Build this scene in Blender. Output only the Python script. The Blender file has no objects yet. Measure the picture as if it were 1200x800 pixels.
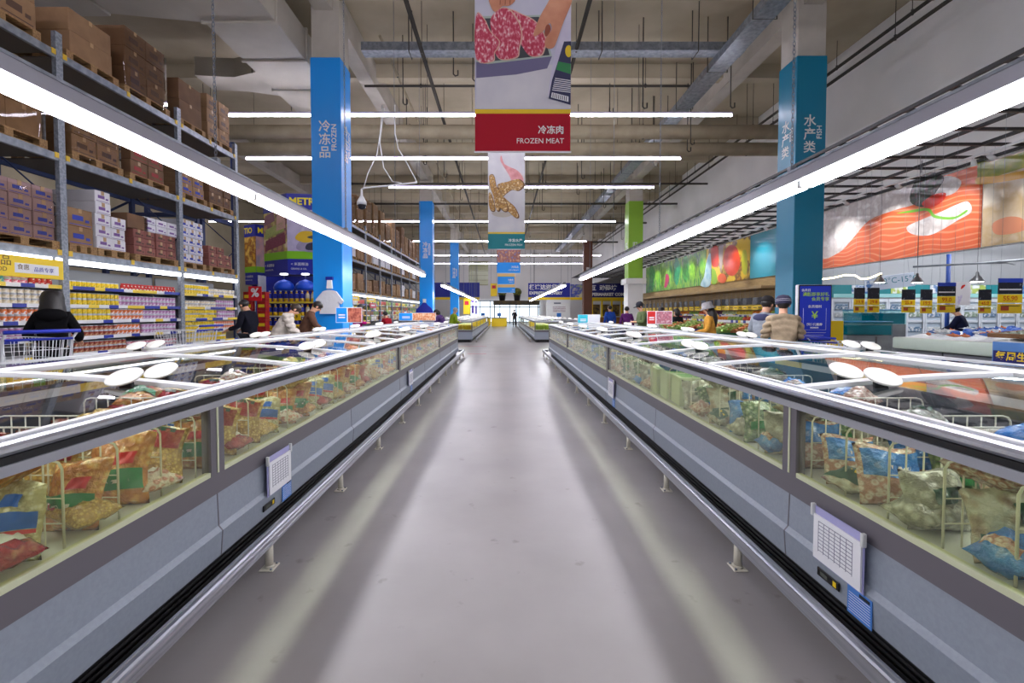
import bpy, bmesh, math, random
from mathutils import Vector, Matrix, Euler
R = math.radians
rnd = random.Random(7)
scene = bpy.context.scene
COL = scene.collection

# ---------------------------------------------------------------- camera, world, exposure
H = 1.45                       # camera height
F = 533.0                      # focal length in pixels of a 1200 wide frame
PITCH = math.atan(17 / F)
cam_data = bpy.data.cameras.new('camera')
cam_data.sensor_width = 36.0
cam_data.lens = F / 1200 * 36.0
cam_data.shift_x = 10 / 1200
cam_data.shift_y = -17 / 1200
cam_data.clip_start = 0.05
cam_data.clip_end = 300
cam = bpy.data.objects.new('camera', cam_data)
cam.location = (0, 0, H)
cam.rotation_euler = (math.pi / 2 - PITCH, 0, 0)
COL.objects.link(cam)
scene.camera = cam

world = bpy.data.worlds.new('world')
scene.world = world
world.use_nodes = True
world.node_tree.nodes['Background'].inputs[0].default_value = (0.80, 0.84, 1.0, 1)
world.node_tree.nodes['Background'].inputs[1].default_value = 0.25
scene.view_settings.view_transform = 'Standard'
scene.view_settings.look = 'None'
scene.view_settings.exposure = 0.0
scene.view_settings.gamma = 1.0
scene.view_settings.use_curve_mapping = False
scene.cycles.transparent_max_bounces = 24
scene.cycles.max_bounces = 8
scene.cycles.sample_clamp_indirect = 6.0

TROUGH_POWER = 44.0            # radiance of the lit faces of the lamps
BATTEN_POWER = 39.0
STRIP_POWER = 5.0


def P(u, v, Y):
    """The place at distance Y down the hall that the photograph shows at pixel (u, v)."""
    c, s = math.cos(PITCH), math.sin(PITCH)
    a = (383 - v) / F
    z = Y * (a * c - s) / (c + a * s)
    d = Y * c - z * s
    return Vector(((u - 590) / F * d, Y, H + z))


# ---------------------------------------------------------------- materials
def lin(c):
    def f(x):
        x = x / 255.0
        return x / 12.92 if x <= 0.04045 else ((x + 0.055) / 1.055) ** 2.4
    return (f(c[0]), f(c[1]), f(c[2]), 1.0)


_mats = {}


def mat(name, col, rough=0.5, metal=0.0, spec=0.5, col2=None, scale=8.0, detail=4.0, lo=0.35, hi=0.65,
        bump=0.0, bscale=None, coat=0.0, stretch=None, tex='noise'):
    """A procedural surface: one colour, or two mixed by noise / voronoi cells, with optional bump."""
    if name in _mats:
        return _mats[name]
    m = bpy.data.materials.new(name)
    m.use_nodes = True
    nt = m.node_tree
    b = nt.nodes['Principled BSDF']
    b.inputs['Base Color'].default_value = lin(col)
    b.inputs['Roughness'].default_value = rough
    b.inputs['Metallic'].default_value = metal
    b.inputs['Specular IOR Level'].default_value = spec
    b.inputs['Coat Weight'].default_value = coat
    b.inputs['Coat Roughness'].default_value = 0.15
    if col2 is not None or bump:
        tc = nt.nodes.new('ShaderNodeTexCoord')
        mp = nt.nodes.new('ShaderNodeMapping')
        nt.links.new(tc.outputs['Object'], mp.inputs[0])
        if stretch:
            mp.inputs['Scale'].default_value = stretch
    if col2 is not None:
        if tex == 'voronoi':
            t = nt.nodes.new('ShaderNodeTexVoronoi')
            t.inputs['Scale'].default_value = scale
            out = t.outputs['Distance']
        else:
            t = nt.nodes.new('ShaderNodeTexNoise')
            t.inputs['Scale'].default_value = scale
            t.inputs['Detail'].default_value = detail
            out = t.outputs['Fac']
        nt.links.new(mp.outputs[0], t.inputs['Vector'])
        r = nt.nodes.new('ShaderNodeValToRGB')
        r.color_ramp.elements[0].position = lo
        r.color_ramp.elements[1].position = hi
        cols = [col, col2] if isinstance(col2[0], (int, float)) else [col] + list(col2)
        r.color_ramp.elements[0].color = lin(cols[0])
        r.color_ramp.elements[1].color = lin(cols[-1])
        for i, c in enumerate(cols[1:-1]):
            e = r.color_ramp.elements.new(lo + (hi - lo) * (i + 1) / (len(cols) - 1))
            e.color = lin(c)
        nt.links.new(out, r.inputs[0])
        nt.links.new(r.outputs[0], b.inputs['Base Color'])
    if bump:
        t2 = nt.nodes.new('ShaderNodeTexNoise')
        t2.inputs['Scale'].default_value = bscale or scale
        t2.inputs['Detail'].default_value = 3
        nt.links.new(mp.outputs[0], t2.inputs['Vector'])
        bp = nt.nodes.new('ShaderNodeBump')
        bp.inputs['Strength'].default_value = bump
        bp.inputs['Distance'].default_value = 0.02
        nt.links.new(t2.outputs['Fac'], bp.inputs['Height'])
        nt.links.new(bp.outputs[0], b.inputs['Normal'])
    _mats[name] = m
    return m


def emit(name, col, strength):
    if name in _mats:
        return _mats[name]
    m = bpy.data.materials.new(name)
    m.use_nodes = True
    nt = m.node_tree
    nt.nodes.remove(nt.nodes['Principled BSDF'])
    e = nt.nodes.new('ShaderNodeEmission')
    e.inputs[0].default_value = lin(col)
    e.inputs[1].default_value = strength
    nt.links.new(e.outputs[0], nt.nodes['Material Output'].inputs[0])
    _mats[name] = m
    return m


def glass(name, tint, ior=1.5, gain=1.0):
    """Sheet glass: clear with a tint, mirror-like by Fresnel."""
    if name in _mats:
        return _mats[name]
    m = bpy.data.materials.new(name)
    m.use_nodes = True
    nt = m.node_tree
    nt.nodes.remove(nt.nodes['Principled BSDF'])
    tr = nt.nodes.new('ShaderNodeBsdfTransparent')
    tr.inputs[0].default_value = lin(tint)
    gl = nt.nodes.new('ShaderNodeBsdfGlossy')
    gl.inputs['Roughness'].default_value = 0.03
    gl.inputs[0].default_value = (gain, gain, gain, 1)
    fr = nt.nodes.new('ShaderNodeFresnel')
    ge = nt.nodes.new('ShaderNodeNewGeometry')          # the same Fresnel curve from either side of the sheet
    mr = nt.nodes.new('ShaderNodeMapRange')
    mr.inputs['To Min'].default_value = ior
    mr.inputs['To Max'].default_value = 1 / ior
    nt.links.new(ge.outputs['Backfacing'], mr.inputs['Value'])
    nt.links.new(mr.outputs[0], fr.inputs[0])
    mx = nt.nodes.new('ShaderNodeMixShader')
    nt.links.new(fr.outputs[0], mx.inputs[0])
    nt.links.new(tr.outputs[0], mx.inputs[1])
    nt.links.new(gl.outputs[0], mx.inputs[2])
    nt.links.new(mx.outputs[0], nt.nodes['Material Output'].inputs[0])
    _mats[name] = m
    return m


def rail_tags(name):
    """Shelf-edge strip with a random run of white, yellow and blue price tickets along its length."""
    m = bpy.data.materials.new(name)
    m.use_nodes = True
    nt = m.node_tree
    b = nt.nodes['Principled BSDF']
    b.inputs['Roughness'].default_value = 0.4
    tc = nt.nodes.new('ShaderNodeTexCoord')
    sx = nt.nodes.new('ShaderNodeSeparateXYZ')
    nt.links.new(tc.outputs['Object'], sx.inputs[0])
    mu = nt.nodes.new('ShaderNodeMath'); mu.operation = 'MULTIPLY'; mu.inputs[1].default_value = 5.0
    nt.links.new(sx.outputs['Y'], mu.inputs[0])
    zz = nt.nodes.new('ShaderNodeMath'); zz.operation = 'MULTIPLY'; zz.inputs[1].default_value = 3.0
    nt.links.new(sx.outputs['Z'], zz.inputs[0])
    zf = nt.nodes.new('ShaderNodeMath'); zf.operation = 'FLOOR'
    nt.links.new(zz.outputs[0], zf.inputs[0])
    z7 = nt.nodes.new('ShaderNodeMath'); z7.operation = 'MULTIPLY'; z7.inputs[1].default_value = 7.37
    nt.links.new(zf.outputs[0], z7.inputs[0])
    ad = nt.nodes.new('ShaderNodeMath'); ad.operation = 'ADD'
    nt.links.new(mu.outputs[0], ad.inputs[0]); nt.links.new(z7.outputs[0], ad.inputs[1])
    fl = nt.nodes.new('ShaderNodeMath'); fl.operation = 'FLOOR'
    nt.links.new(ad.outputs[0], fl.inputs[0])
    wn = nt.nodes.new('ShaderNodeTexWhiteNoise'); wn.noise_dimensions = '1D'
    nt.links.new(fl.outputs[0], wn.inputs['W'])
    r = nt.nodes.new('ShaderNodeValToRGB')
    r.color_ramp.interpolation = 'CONSTANT'
    r.color_ramp.elements[0].color = lin((225, 225, 225))
    r.color_ramp.elements[1].position = 0.42
    r.color_ramp.elements[1].color = lin((235, 205, 60))
    e = r.color_ramp.elements.new(0.70); e.color = lin((35, 50, 150))
    nt.links.new(wn.outputs[0], r.inputs[0])
    nt.links.new(r.outputs[0], b.inputs['Base Color'])
    return m


# ---------------------------------------------------------------- mesh helpers
class MB:
    def __init__(s):
        s.v, s.f, s.m, s.sm = [], [], [], []

    def add(s, verts, faces, mi=0, smooth=False):
        o = len(s.v)
        s.v += [tuple(p) for p in verts]
        for f in faces:
            s.f.append([i + o for i in f]); s.m.append(mi); s.sm.append(smooth)
        return s

    def box(s, x0, x1, y0, y1, z0, z1, mi=0):
        return s.add([(x0, y0, z0), (x1, y0, z0), (x1, y1, z0), (x0, y1, z0), (x0, y0, z1), (x1, y0, z1), (x1, y1, z1), (x0, y1, z1)],
                     [(0, 3, 2, 1), (4, 5, 6, 7), (0, 1, 5, 4), (1, 2, 6, 5), (2, 3, 7, 6), (3, 0, 4, 7)], mi)

    def rbox(s, x0, x1, y0, y1, z0, z1, b=0.01, seg=2, mi=0):
        bm = bmesh.new()
        bmesh.ops.create_cube(bm, size=1)
        for v in bm.verts:
            v.co = Vector(((x0 + x1) / 2 + v.co.x * (x1 - x0), (y0 + y1) / 2 + v.co.y * (y1 - y0), (z0 + z1) / 2 + v.co.z * (z1 - z0)))
        bmesh.ops.bevel(bm, geom=bm.edges[:], offset=b, segments=seg, affect='EDGES', profile=0.5)
        bm.verts.index_update()
        s.add([v.co[:] for v in bm.verts], [[v.index for v in f.verts] for f in bm.faces], mi, seg > 1)
        bm.free()
        return s

    def path(s, pts, r, n=8, mi=0, closed=False, cap=True):
        pts = [Vector(p) for p in pts]
        k = len(pts)
        rr = r if isinstance(r, (list, tuple)) else [r] * k
        o = len(s.v)
        prev = None
        for i, p in enumerate(pts):
            if closed:
                t = pts[(i + 1) % k] - pts[i - 1]
            else:
                t = pts[min(i + 1, k - 1)] - pts[max(i - 1, 0)]
            t.normalize()
            if prev is None:
                a = Vector((0, 0, 1)) if abs(t.z) < 0.9 else Vector((1, 0, 0))
            else:
                a = prev
            e1 = (a - t * a.dot(t))
            if e1.length < 1e-6:
                e1 = t.orthogonal()
            e1.normalize()
            e2 = t.cross(e1)
            prev = e1
            for j in range(n):
                w = 2 * math.pi * j / n
                s.v.append(tuple(p + (e1 * math.cos(w) + e2 * math.sin(w)) * rr[i]))
        segs = k if closed else k - 1
        for i in range(segs):
            for j in range(n):
                a, b_ = o + i * n + j, o + i * n + (j + 1) % n
                c, d = o + ((i + 1) % k) * n + (j + 1) % n, o + ((i + 1) % k) * n + j
                s.f.append([a, b_, c, d]); s.m.append(mi); s.sm.append(n > 4)
        if cap and not closed:
            s.f.append([o + j for j in range(n)][::-1]); s.m.append(mi); s.sm.append(False)
            s.f.append([o + (k - 1) * n + j for j in range(n)]); s.m.append(mi); s.sm.append(False)
        return s

    def tube(s, p0, p1, r, n=8, mi=0, r2=None):
        return s.path([p0, p1], [r, r if r2 is None else r2], n, mi)

    def prism(s, poly, axis, a0, a1, mi=0):
        """poly: 2-D outline in the two other axes (x-y order), extruded along axis from a0 to a1."""
        def q(p, a):
            return {'x': (a, p[0], p[1]), 'y': (p[0], a, p[1]), 'z': (p[0], p[1], a)}[axis]
        k = len(poly)
        vs = [q(p, a0) for p in poly] + [q(p, a1) for p in poly]
        fs = [[i, (i + 1) % k, k + (i + 1) % k, k + i] for i in range(k)]
        fs += [list(range(k))[::-1], [k + i for i in range(k)]]
        return s.add(vs, fs, mi)

    def lathe(s, prof, n=16, c=(0, 0, 0), mi=0, smooth=True, mis=None):
        o = len(s.v)
        k = len(prof)
        for r, z in prof:
            for j in range(n):
                w = 2 * math.pi * j / n
                s.v.append((c[0] + r * math.cos(w), c[1] + r * math.sin(w), c[2] + z))
        for i in range(k - 1):
            for j in range(n):
                s.f.append([o + i * n + j, o + i * n + (j + 1) % n, o + (i + 1) * n + (j + 1) % n, o + (i + 1) * n + j])
                s.m.append(mis[i] if mis else mi); s.sm.append(smooth)
        s.f.append([o + j for j in range(n)][::-1]); s.m.append(mis[0] if mis else mi); s.sm.append(False)
        s.f.append([o + (k - 1) * n + j for j in range(n)]); s.m.append(mis[-1] if mis else mi); s.sm.append(False)
        return s

    def ball(s, c, rx, ry=None, rz=None, nu=14, nv=9, mi=0, f=None):
        ry = rx if ry is None else ry
        rz = rx if rz is None else rz
        vs = []
        for i in range(nv + 1):
            t = math.pi * i / nv
            for j in range(nu):
                w = 2 * math.pi * j / nu
                p = Vector((math.sin(t) * math.cos(w), math.sin(t) * math.sin(w), math.cos(t)))
                if f:
                    p = f(p)
                vs.append((c[0] + rx * p.x, c[1] + ry * p.y, c[2] + rz * p.z))
        fs = []
        for i in range(nv):
            for j in range(nu):
                fs.append([i * nu + j, (i + 1) * nu + j, (i + 1) * nu + (j + 1) % nu, i * nu + (j + 1) % nu])
        return s.add(vs, fs, mi, True)

    def grid(s, nu, nv, fn, mi=0, smooth=True):
        vs = [fn(i / nu, j / nv) for j in range(nv + 1) for i in range(nu + 1)]
        fs = [[j * (nu + 1) + i, j * (nu + 1) + i + 1, (j + 1) * (nu + 1) + i + 1, (j + 1) * (nu + 1) + i] for j in range(nv) for i in range(nu)]
        return s.add(vs, fs, mi, smooth)

    def mesh(s, name, mats):
        me = bpy.data.meshes.new(name)
        me.from_pydata(s.v, [], s.f)
        for m in (mats if isinstance(mats, (list, tuple)) else [mats]):
            me.materials.append(m)
        me.polygons.foreach_set('material_index', s.m)
        me.polygons.foreach_set('use_smooth', s.sm)
        bm = bmesh.new(); bm.from_mesh(me)
        bmesh.ops.remove_doubles(bm, verts=bm.verts[:], dist=1e-6)
        bmesh.ops.recalc_face_normals(bm, faces=bm.faces[:])
        bm.to_mesh(me); bm.free()
        me.update()
        return me

    def build(s, name, mats, parent=None, loc=(0, 0, 0), rot=(0, 0, 0)):
        return link(name, s.mesh(name, mats), parent, loc, rot)


def link(name, data, parent=None, loc=(0, 0, 0), rot=(0, 0, 0)):
    o = bpy.data.objects.new(name, data)
    COL.objects.link(o)
    o.location = loc
    o.rotation_euler = rot
    if parent is not None:
        o.parent = parent
    return o


def tag(o, label, cat, group=None, kind=None):
    if label:
        o['label'] = label
    if cat:
        o['category'] = cat
    if group:
        o['group'] = group
    if kind:
        o['kind'] = kind
    return o


def thing(name, label, cat, loc=(0, 0, 0), rz=0.0, group=None, rot=None):
    o = link(name, None, None, loc, rot or (0, 0, rz))
    o.empty_display_size = 0.1
    return tag(o, label, cat, group)


def structure(name, mb, mats, loc=(0, 0, 0)):
    o = mb.build(name, mats, None, loc)
    o['kind'] = 'structure'
    return o


KIDS = {}


def kids(o):
    return [c for c in o.children]


def copy_tree(o, parent=None, label=None, group=None, loc=None, rot=None, cache=None):
    c = o.copy()
    COL.objects.link(c)
    if parent is not None:
        c.parent = parent
    if label:
        c['label'] = label
    if group:
        c['group'] = group
    if loc is not None:
        c.location = loc
    if rot is not None:
        c.rotation_euler = rot
    if cache is None:
        if o.name not in KIDS:
            KIDS[o.name] = snapshot(o)
        cache = KIDS[o.name]
    for k, sub in cache:
        copy_tree(k, c, cache=sub)
    return c


def snapshot(o):
    return [(k, snapshot(k)) for k in o.children]


def smooth_poly(pts, n=5):
    out = []
    k = len(pts)
    for i in range(k):
        p0, p1, p2, p3 = pts[i - 1], pts[i], pts[(i + 1) % k], pts[(i + 2) % k]
        for j in range(n):
            t = j / n
            out.append(tuple(0.5 * (2 * p1[a] + (p2[a] - p0[a]) * t + (2 * p0[a] - 5 * p1[a] + 4 * p2[a] - p3[a]) * t * t
                                    + (3 * p1[a] - p0[a] - 3 * p2[a] + p3[a]) * t ** 3) for a in (0, 1)))
    return out


def text(s, size, m, parent, loc, rot=(R(90), 0, 0), align='LEFT', name='lettering', bold=0.0, sx=1.0, sp=1.0, ls=1.0):
    cu = bpy.data.curves.new('text', 'FONT')
    cu.body = s
    cu.size = size
    cu.align_x = align
    cu.align_y = 'CENTER'
    cu.extrude = 0.001
    cu.offset = bold
    cu.space_character = sp
    cu.space_line = ls
    cu.resolution_u = 2
    t = bpy.data.objects.new('text', cu)
    COL.objects.link(t)
    dg = bpy.context.evaluated_depsgraph_get()
    me = bpy.data.meshes.new_from_object(t.evaluated_get(dg))
    bpy.data.objects.remove(t)
    me.name = name
    me.materials.clear()
    me.materials.append(m)
    o = link(name, me, parent, loc, rot)
    o.scale = (sx, 1, 1)
    return o


# ---------------------------------------------------------------- shared materials
WHITE = mat('white_paint', (232, 232, 230), 0.4)
WHITE_M = mat('white_enamel', (225, 226, 228), 0.3)
GREYP = mat('blue_grey_panel', (148, 156, 168), 0.38, col2=(142, 150, 162), scale=60)
DARKG = mat('dark_grey_panel', (104, 100, 106), 0.45)
BLACK = mat('black_plastic', (16, 16, 18), 0.45)
STEEL = mat('brushed_aluminium', (190, 192, 200), 0.28, 0.9, stretch=(40, 0.5, 40), col2=(165, 168, 176), scale=3)
GALV = mat('galvanised_steel', (150, 156, 164), 0.45, 0.6, col2=(120, 126, 134), scale=9)
CONC = mat('painted_concrete', (196, 190, 180), 0.85, col2=(178, 172, 162), scale=1.2, bump=0.1, bscale=20)
CONC2 = mat('ceiling_concrete', (186, 175, 152), 0.9, col2=(166, 155, 132), scale=0.5, bump=0.1, bscale=12)
LAG = mat('lagged_duct', (168, 156, 130), 0.8, col2=(150, 138, 114), scale=2.0)
DUCT = mat('pale_duct', (190, 184, 172), 0.6, col2=(176, 170, 158), scale=1.0)
CARD = mat('cardboard', (156, 122, 88), 0.85, col2=(138, 106, 76), scale=3, bump=0.05)
CARD2 = mat('dark_cardboard', (122, 90, 64), 0.85, col2=(106, 78, 56), scale=3)
WOOD = mat('pallet_wood', (170, 134, 90), 0.85, col2=(128, 96, 60), scale=3, stretch=(2, 12, 12))
YEL = mat('yellow_print', (244, 208, 20), 0.45)
BLUE = mat('deep_blue_print', (24, 36, 150), 0.4)
RED = mat('red_print', (196, 22, 48), 0.4)
SKY = mat('sky_blue_cladding', (10, 148, 240), 0.35)
TEAL = mat('teal_cladding', (12, 122, 156), 0.35)
GREEN = mat('green_cladding', (142, 190, 60), 0.4)
BROWN = mat('brown_cladding', (96, 56, 40), 0.45)
PAPER = mat('paper', (236, 236, 240), 0.6)
INK = mat('ink', (30, 32, 40), 0.6)
PVC = glass('clear_glass', (245, 247, 230))
LIDG = glass('lid_glass', (244, 248, 246), 1.42)
WIRE = mat('cream_wire', (228, 226, 208), 0.35)
LAMPW = emit('trough_lamp_glow', (246, 246, 255), TROUGH_POWER)
BATT = emit('batten_lamp_glow', (244, 240, 255), BATTEN_POWER)
STRIP = emit('shelf_strip_glow', (248, 250, 255), STRIP_POWER)
# ---------------------------------------------------------------- the hall
FY0, FY1, XL, XR, ZC, XB = -7.0, 58.0, -19.0, 21.0, 9.5, 10.5
FLOOR = mat('resin_floor', (150, 145, 144), 0.30, spec=0.4, col2=(130, 125, 124), scale=1.1, detail=8, lo=0.3, hi=0.75, bump=0.015, bscale=30)
_nt = FLOOR.node_tree                       # old dark scuffs in the resin
_tc = _nt.nodes.new('ShaderNodeTexCoord')
_n = _nt.nodes.new('ShaderNodeTexNoise'); _n.inputs['Scale'].default_value = 5.5; _n.inputs['Detail'].default_value = 6
_r = _nt.nodes.new('ShaderNodeValToRGB'); _r.color_ramp.elements[0].position = .66; _r.color_ramp.elements[1].position = .74
_m = _nt.nodes.new('ShaderNodeMixRGB'); _m.blend_type = 'MULTIPLY'; _m.inputs[2].default_value = (.62, .6, .58, 1)
_b = _nt.nodes['Principled BSDF']
_src = _b.inputs['Base Color'].links[0].from_socket
_nt.links.new(_tc.outputs['Object'], _n.inputs['Vector']); _nt.links.new(_n.outputs['Fac'], _r.inputs[0]); _nt.links.new(_r.outputs[0], _m.inputs[0])
_nt.links.new(_src, _m.inputs[1]); _nt.links.new(_m.outputs[0], _b.inputs['Base Color'])
structure('floor', MB().box(XL, XR, FY0, FY1, -0.2, 0), FLOOR)
structure('ceiling', MB().box(XL, XR, FY0, FY1, ZC, ZC + 0.2), CONC2)
BACKW = mat('white_corrugated_cladding', (232, 231, 228), 0.6)
structure('wall_back', MB().box(XL, XR, FY1, FY1 + 0.2, 0, ZC), BACKW)
structure('wall_left', MB().box(XL - 0.2, XL, FY0, FY1, 0, ZC), mat('dim_wall', (186, 176, 150), 0.8, col2=(170, 160, 134), scale=0.6))
BULK = mat('white_partition', (244, 242, 241), 0.7, col2=(236, 234, 233), scale=0.7)
wr = MB()
wr.prism([(FY0, 2.88), (36.0, 2.88), (36.0, 4.85), (FY1, 4.85), (FY1, ZC), (FY0, ZC)], 'x', XB + 0.02, XB + 0.25)
structure('wall_right', wr, BULK)
structure('wall_right_outer', MB().box(XR, XR + 0.2, FY0, FY1, 0, ZC), BULK)
structure('wall_fish', MB().box(XB + 0.3, XR, 16.0, 16.2, 0, 5.0), mat('grey_panel_wall', (172, 174, 178), 0.6))
structure('wall_produce', MB().box(XB + 0.02, XB + 0.25, 16.2, 36, 0, 2.88), mat('wood_slat_wall', (176, 150, 104), 0.7, col2=(150, 124, 84), scale=3, stretch=(1, 1, 14)))
# panel joints of the far wall, concrete joists and girders under the slab
for i, x in enumerate([-14.5, -8.9, -5.6, 3.9, 10.4]):
    structure('trim_%d' % (i + 1), MB().box(x - 0.05, x + 0.05, FY1 - 0.06, FY1, 2.5, ZC), mat('joint_grey', (150, 150, 150), 0.6))
for k in range(14):
    y = 3.0 + k * 4.0
    structure('ceiling_beam', MB().box(XL, XB, y, y + 0.35, ZC - 0.45, ZC), CONC2)
for x in (-12.2, -4.35, 0.4, 7.35):
    structure('ceiling_girder', MB().box(x - 0.22, x + 0.22, FY0, FY1, ZC - 0.75, ZC), CONC)
# far window with glazing bars high on the back wall
w = structure('window_1', MB().box(-4.4, -1.95, FY1 - 0.05, FY1, 4.9, 7.95), mat('window_pane', (196, 200, 160), 0.2))
for k in range(6):
    o = MB().box(-4.4, -1.95, FY1 - 0.08, FY1 - 0.05, 4.95 + k * 0.58, 5.0 + k * 0.58).build('glazing_bar', mat('bar_olive', (140, 138, 100), 0.6), w)
o = MB().box(-3.5, -3.43, FY1 - 0.08, FY1 - 0.05, 4.9, 7.95).build('glazing_bar', mat('bar_olive', (0, 0, 0)), w)
# glazed shopfront below, at the far end
sf = structure('window_2', MB().box(-4.2, 4.6, FY1 - 0.14, FY1 - 0.1, 0.25, 2.85), emit('daylit_pane', (220, 236, 250), 2.6))
for k in range(8):
    x = -4.2 + k * 1.25
    MB().box(x - 0.05, x + 0.05, FY1 - 0.2, FY1 - 0.14, 0.0, 2.9).build('mullion', mat('mullion_grey', (70, 78, 84), 0.5), sf)
for z in (0.2, 2.1, 2.85):
    MB().box(-4.25, 4.65, FY1 - 0.2, FY1 - 0.14, z, z + 0.1).build('transom', mat('mullion_grey', (0, 0, 0)), sf)

# open black grid ceiling over the fresh departments
GRIDM = mat('black_grid', (28, 28, 30), 0.5)
g = MB()
for x in (6.6, 7.55, 8.5, 9.45, 10.42):
    g.box(x - 0.025, x + 0.025, 1.5, 44.0, 4.74, 4.80)
y = 1.6
while y < 44:
    g.box(6.6, 10.44, y - 0.03, y + 0.03, 4.745, 4.795)
    y += 0.75
structure('ceiling_grid', g, GRIDM)


# columns: concrete core with painted cladding and lettering
def column(name, label, x0, x1, y0, ztop, clad, words=None, eng=None, base=None):
    y1 = y0 + (x1 - x0)
    t = thing(name, label, 'column', ((x0 + x1) / 2, (y0 + y1) / 2, 0), group='clad columns')
    hw = (x1 - x0) / 2
    MB().box(-hw + 0.03, hw - 0.03, -hw + 0.03, hw - 0.03, 0, ZC - 0.5).build('concrete_core', CONC, t)
    zb = base or 0.0
    c = MB().rbox(-hw, hw, -hw, hw, zb, ztop, 0.012, 1).build('cladding', clad, t)
    if base:
        MB().rbox(-hw - 0.02, hw + 0.02, -hw - 0.02, hw + 0.02, 0, base - 0.3, 0.01, 1).build('white_casing', WHITE, t)
        MB().rbox(-hw - 0.16, hw + 0.16, -hw - 0.16, hw + 0.16, base - 0.32, base, 0.01, 1).build('casing_cap', WHITE, t)
    if words:
        sgn = -1 if x0 > 0 else 1
        for face in range(2):
            rot = (R(90), 0, 0) if face == 0 else (R(90), 0, R(90) * sgn)
            def fp(a, z, e=0.006):
                return (a, -hw - e, z) if face == 0 else ((hw + e) * sgn, a * sgn, z)
            for k, ch in enumerate(words):
                text(ch, 0.30, WHITE, t, fp(-0.03, ZL - k * 0.31), rot, 'CENTER', bold=0.004)
            r2 = (R(90), R(-90), 0) if face == 0 else (R(90), R(-90), R(90) * sgn)
            text(eng, 0.17, WHITE, t, fp(0.2, ZL - 0.25), r2, 'CENTER', bold=0.003)
    return t


ZL = 5.95
column('column', 'sky blue clad column beside the left freezer, nearest of its row', -4.68, -3.95, 11.2, 7.62, SKY, '冷冻品', 'FROZEN')
ZL = 5.2
column('column', 'sky blue clad column halfway down the hall, second from the front', -4.68, -3.95, 25.4, 7.62, SKY, '冷冻品', 'FROZEN')
column('column', 'sky blue clad column farthest down the left side', -4.68, -3.95, 40.0, 7.62, SKY, '冷冻品', 'FROZEN')
ZL = 6.0
column('column', 'teal clad column beside the fresh fish department', 6.98, 7.70, 11.0, 7.55, TEAL, '水产类', 'FISH')
ZL = 5.2
column('column', 'lime green clad column with white casing below', 6.95, 7.75, 25.4, 7.62, GREEN, '蔬果类', 'FRUIT', base=3.35)
column('column', 'dark brown clad column far down the right side', 6.95, 7.70, 39.5, 7.62, BROWN, '面包', 'BREAD')
# ---------------------------------------------------------------- island freezers
PALE = mat('pale_seal_strip', (206, 210, 176), 0.4)
TAGS = rail_tags('price_rail')
INNER = mat('freezer_lining', (206, 210, 206), 0.5)


def vent_grille(y0, y1, s):
    mb = MB()
    mb.box(s * 1.10 if s > 0 else -1.13, 1.13 if s > 0 else s * 1.10, y0, y1, 0.0, 0.145)
    for k in range(4):
        z = 0.03 + k * 0.028
        a, b = sorted((s * 1.13, s * 1.142))
        mb.box(a, b, y0, y1, z, z + 0.012)
    return mb


def lid_meshes():
    """One sliding lid on the +x half: glass sheet, white frame, round handle."""
    def zx(x):
        t = (x - 0.05) / 1.11
        return 1.128 - 0.075 * t ** 1.6
    L = 1.05
    gmb = MB()
    gmb.grid(8, 1, lambda a, b: (0.06 + 1.09 * a, 0.02 + b * (L - 0.04), zx(0.06 + 1.09 * a)))
    gl = gmb.mesh('lid_glass', LIDG)
    f = MB()
    for y in (0.0, L - 0.035):
        top = [(0.05 + 1.11 * i / 8, zx(0.05 + 1.11 * i / 8) + 0.012) for i in range(9)]
        bot = [(x, z - 0.02) for x, z in reversed(top)]
        f.prism(top + bot, 'y', y, y + 0.035)
    f.box(0.045, 0.075, 0, L, 1.115, 1.14)
    f.box(1.135, 1.165, 0, L, 1.042, 1.064)
    fr = f.mesh('lid_frame', WHITE_M)
    h = MB()
    h.lathe([(0.0, -0.008), (0.066, -0.008), (0.080, 0.002), (0.078, 0.009), (0.066, 0.006), (0.05, 0.012), (0.0, 0.018)], 24)
    ha = h.mesh('handle', mat('handle_plastic', (226, 224, 216), 0.35))
    k = MB()
    k.rbox(-0.035, 0.035, -0.010, 0.010, -0.02, 0.022, 0.005, 1)
    kb = k.mesh('handle_bracket', BLACK)
    return gl, fr, ha, kb


LID = lid_meshes()


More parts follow.
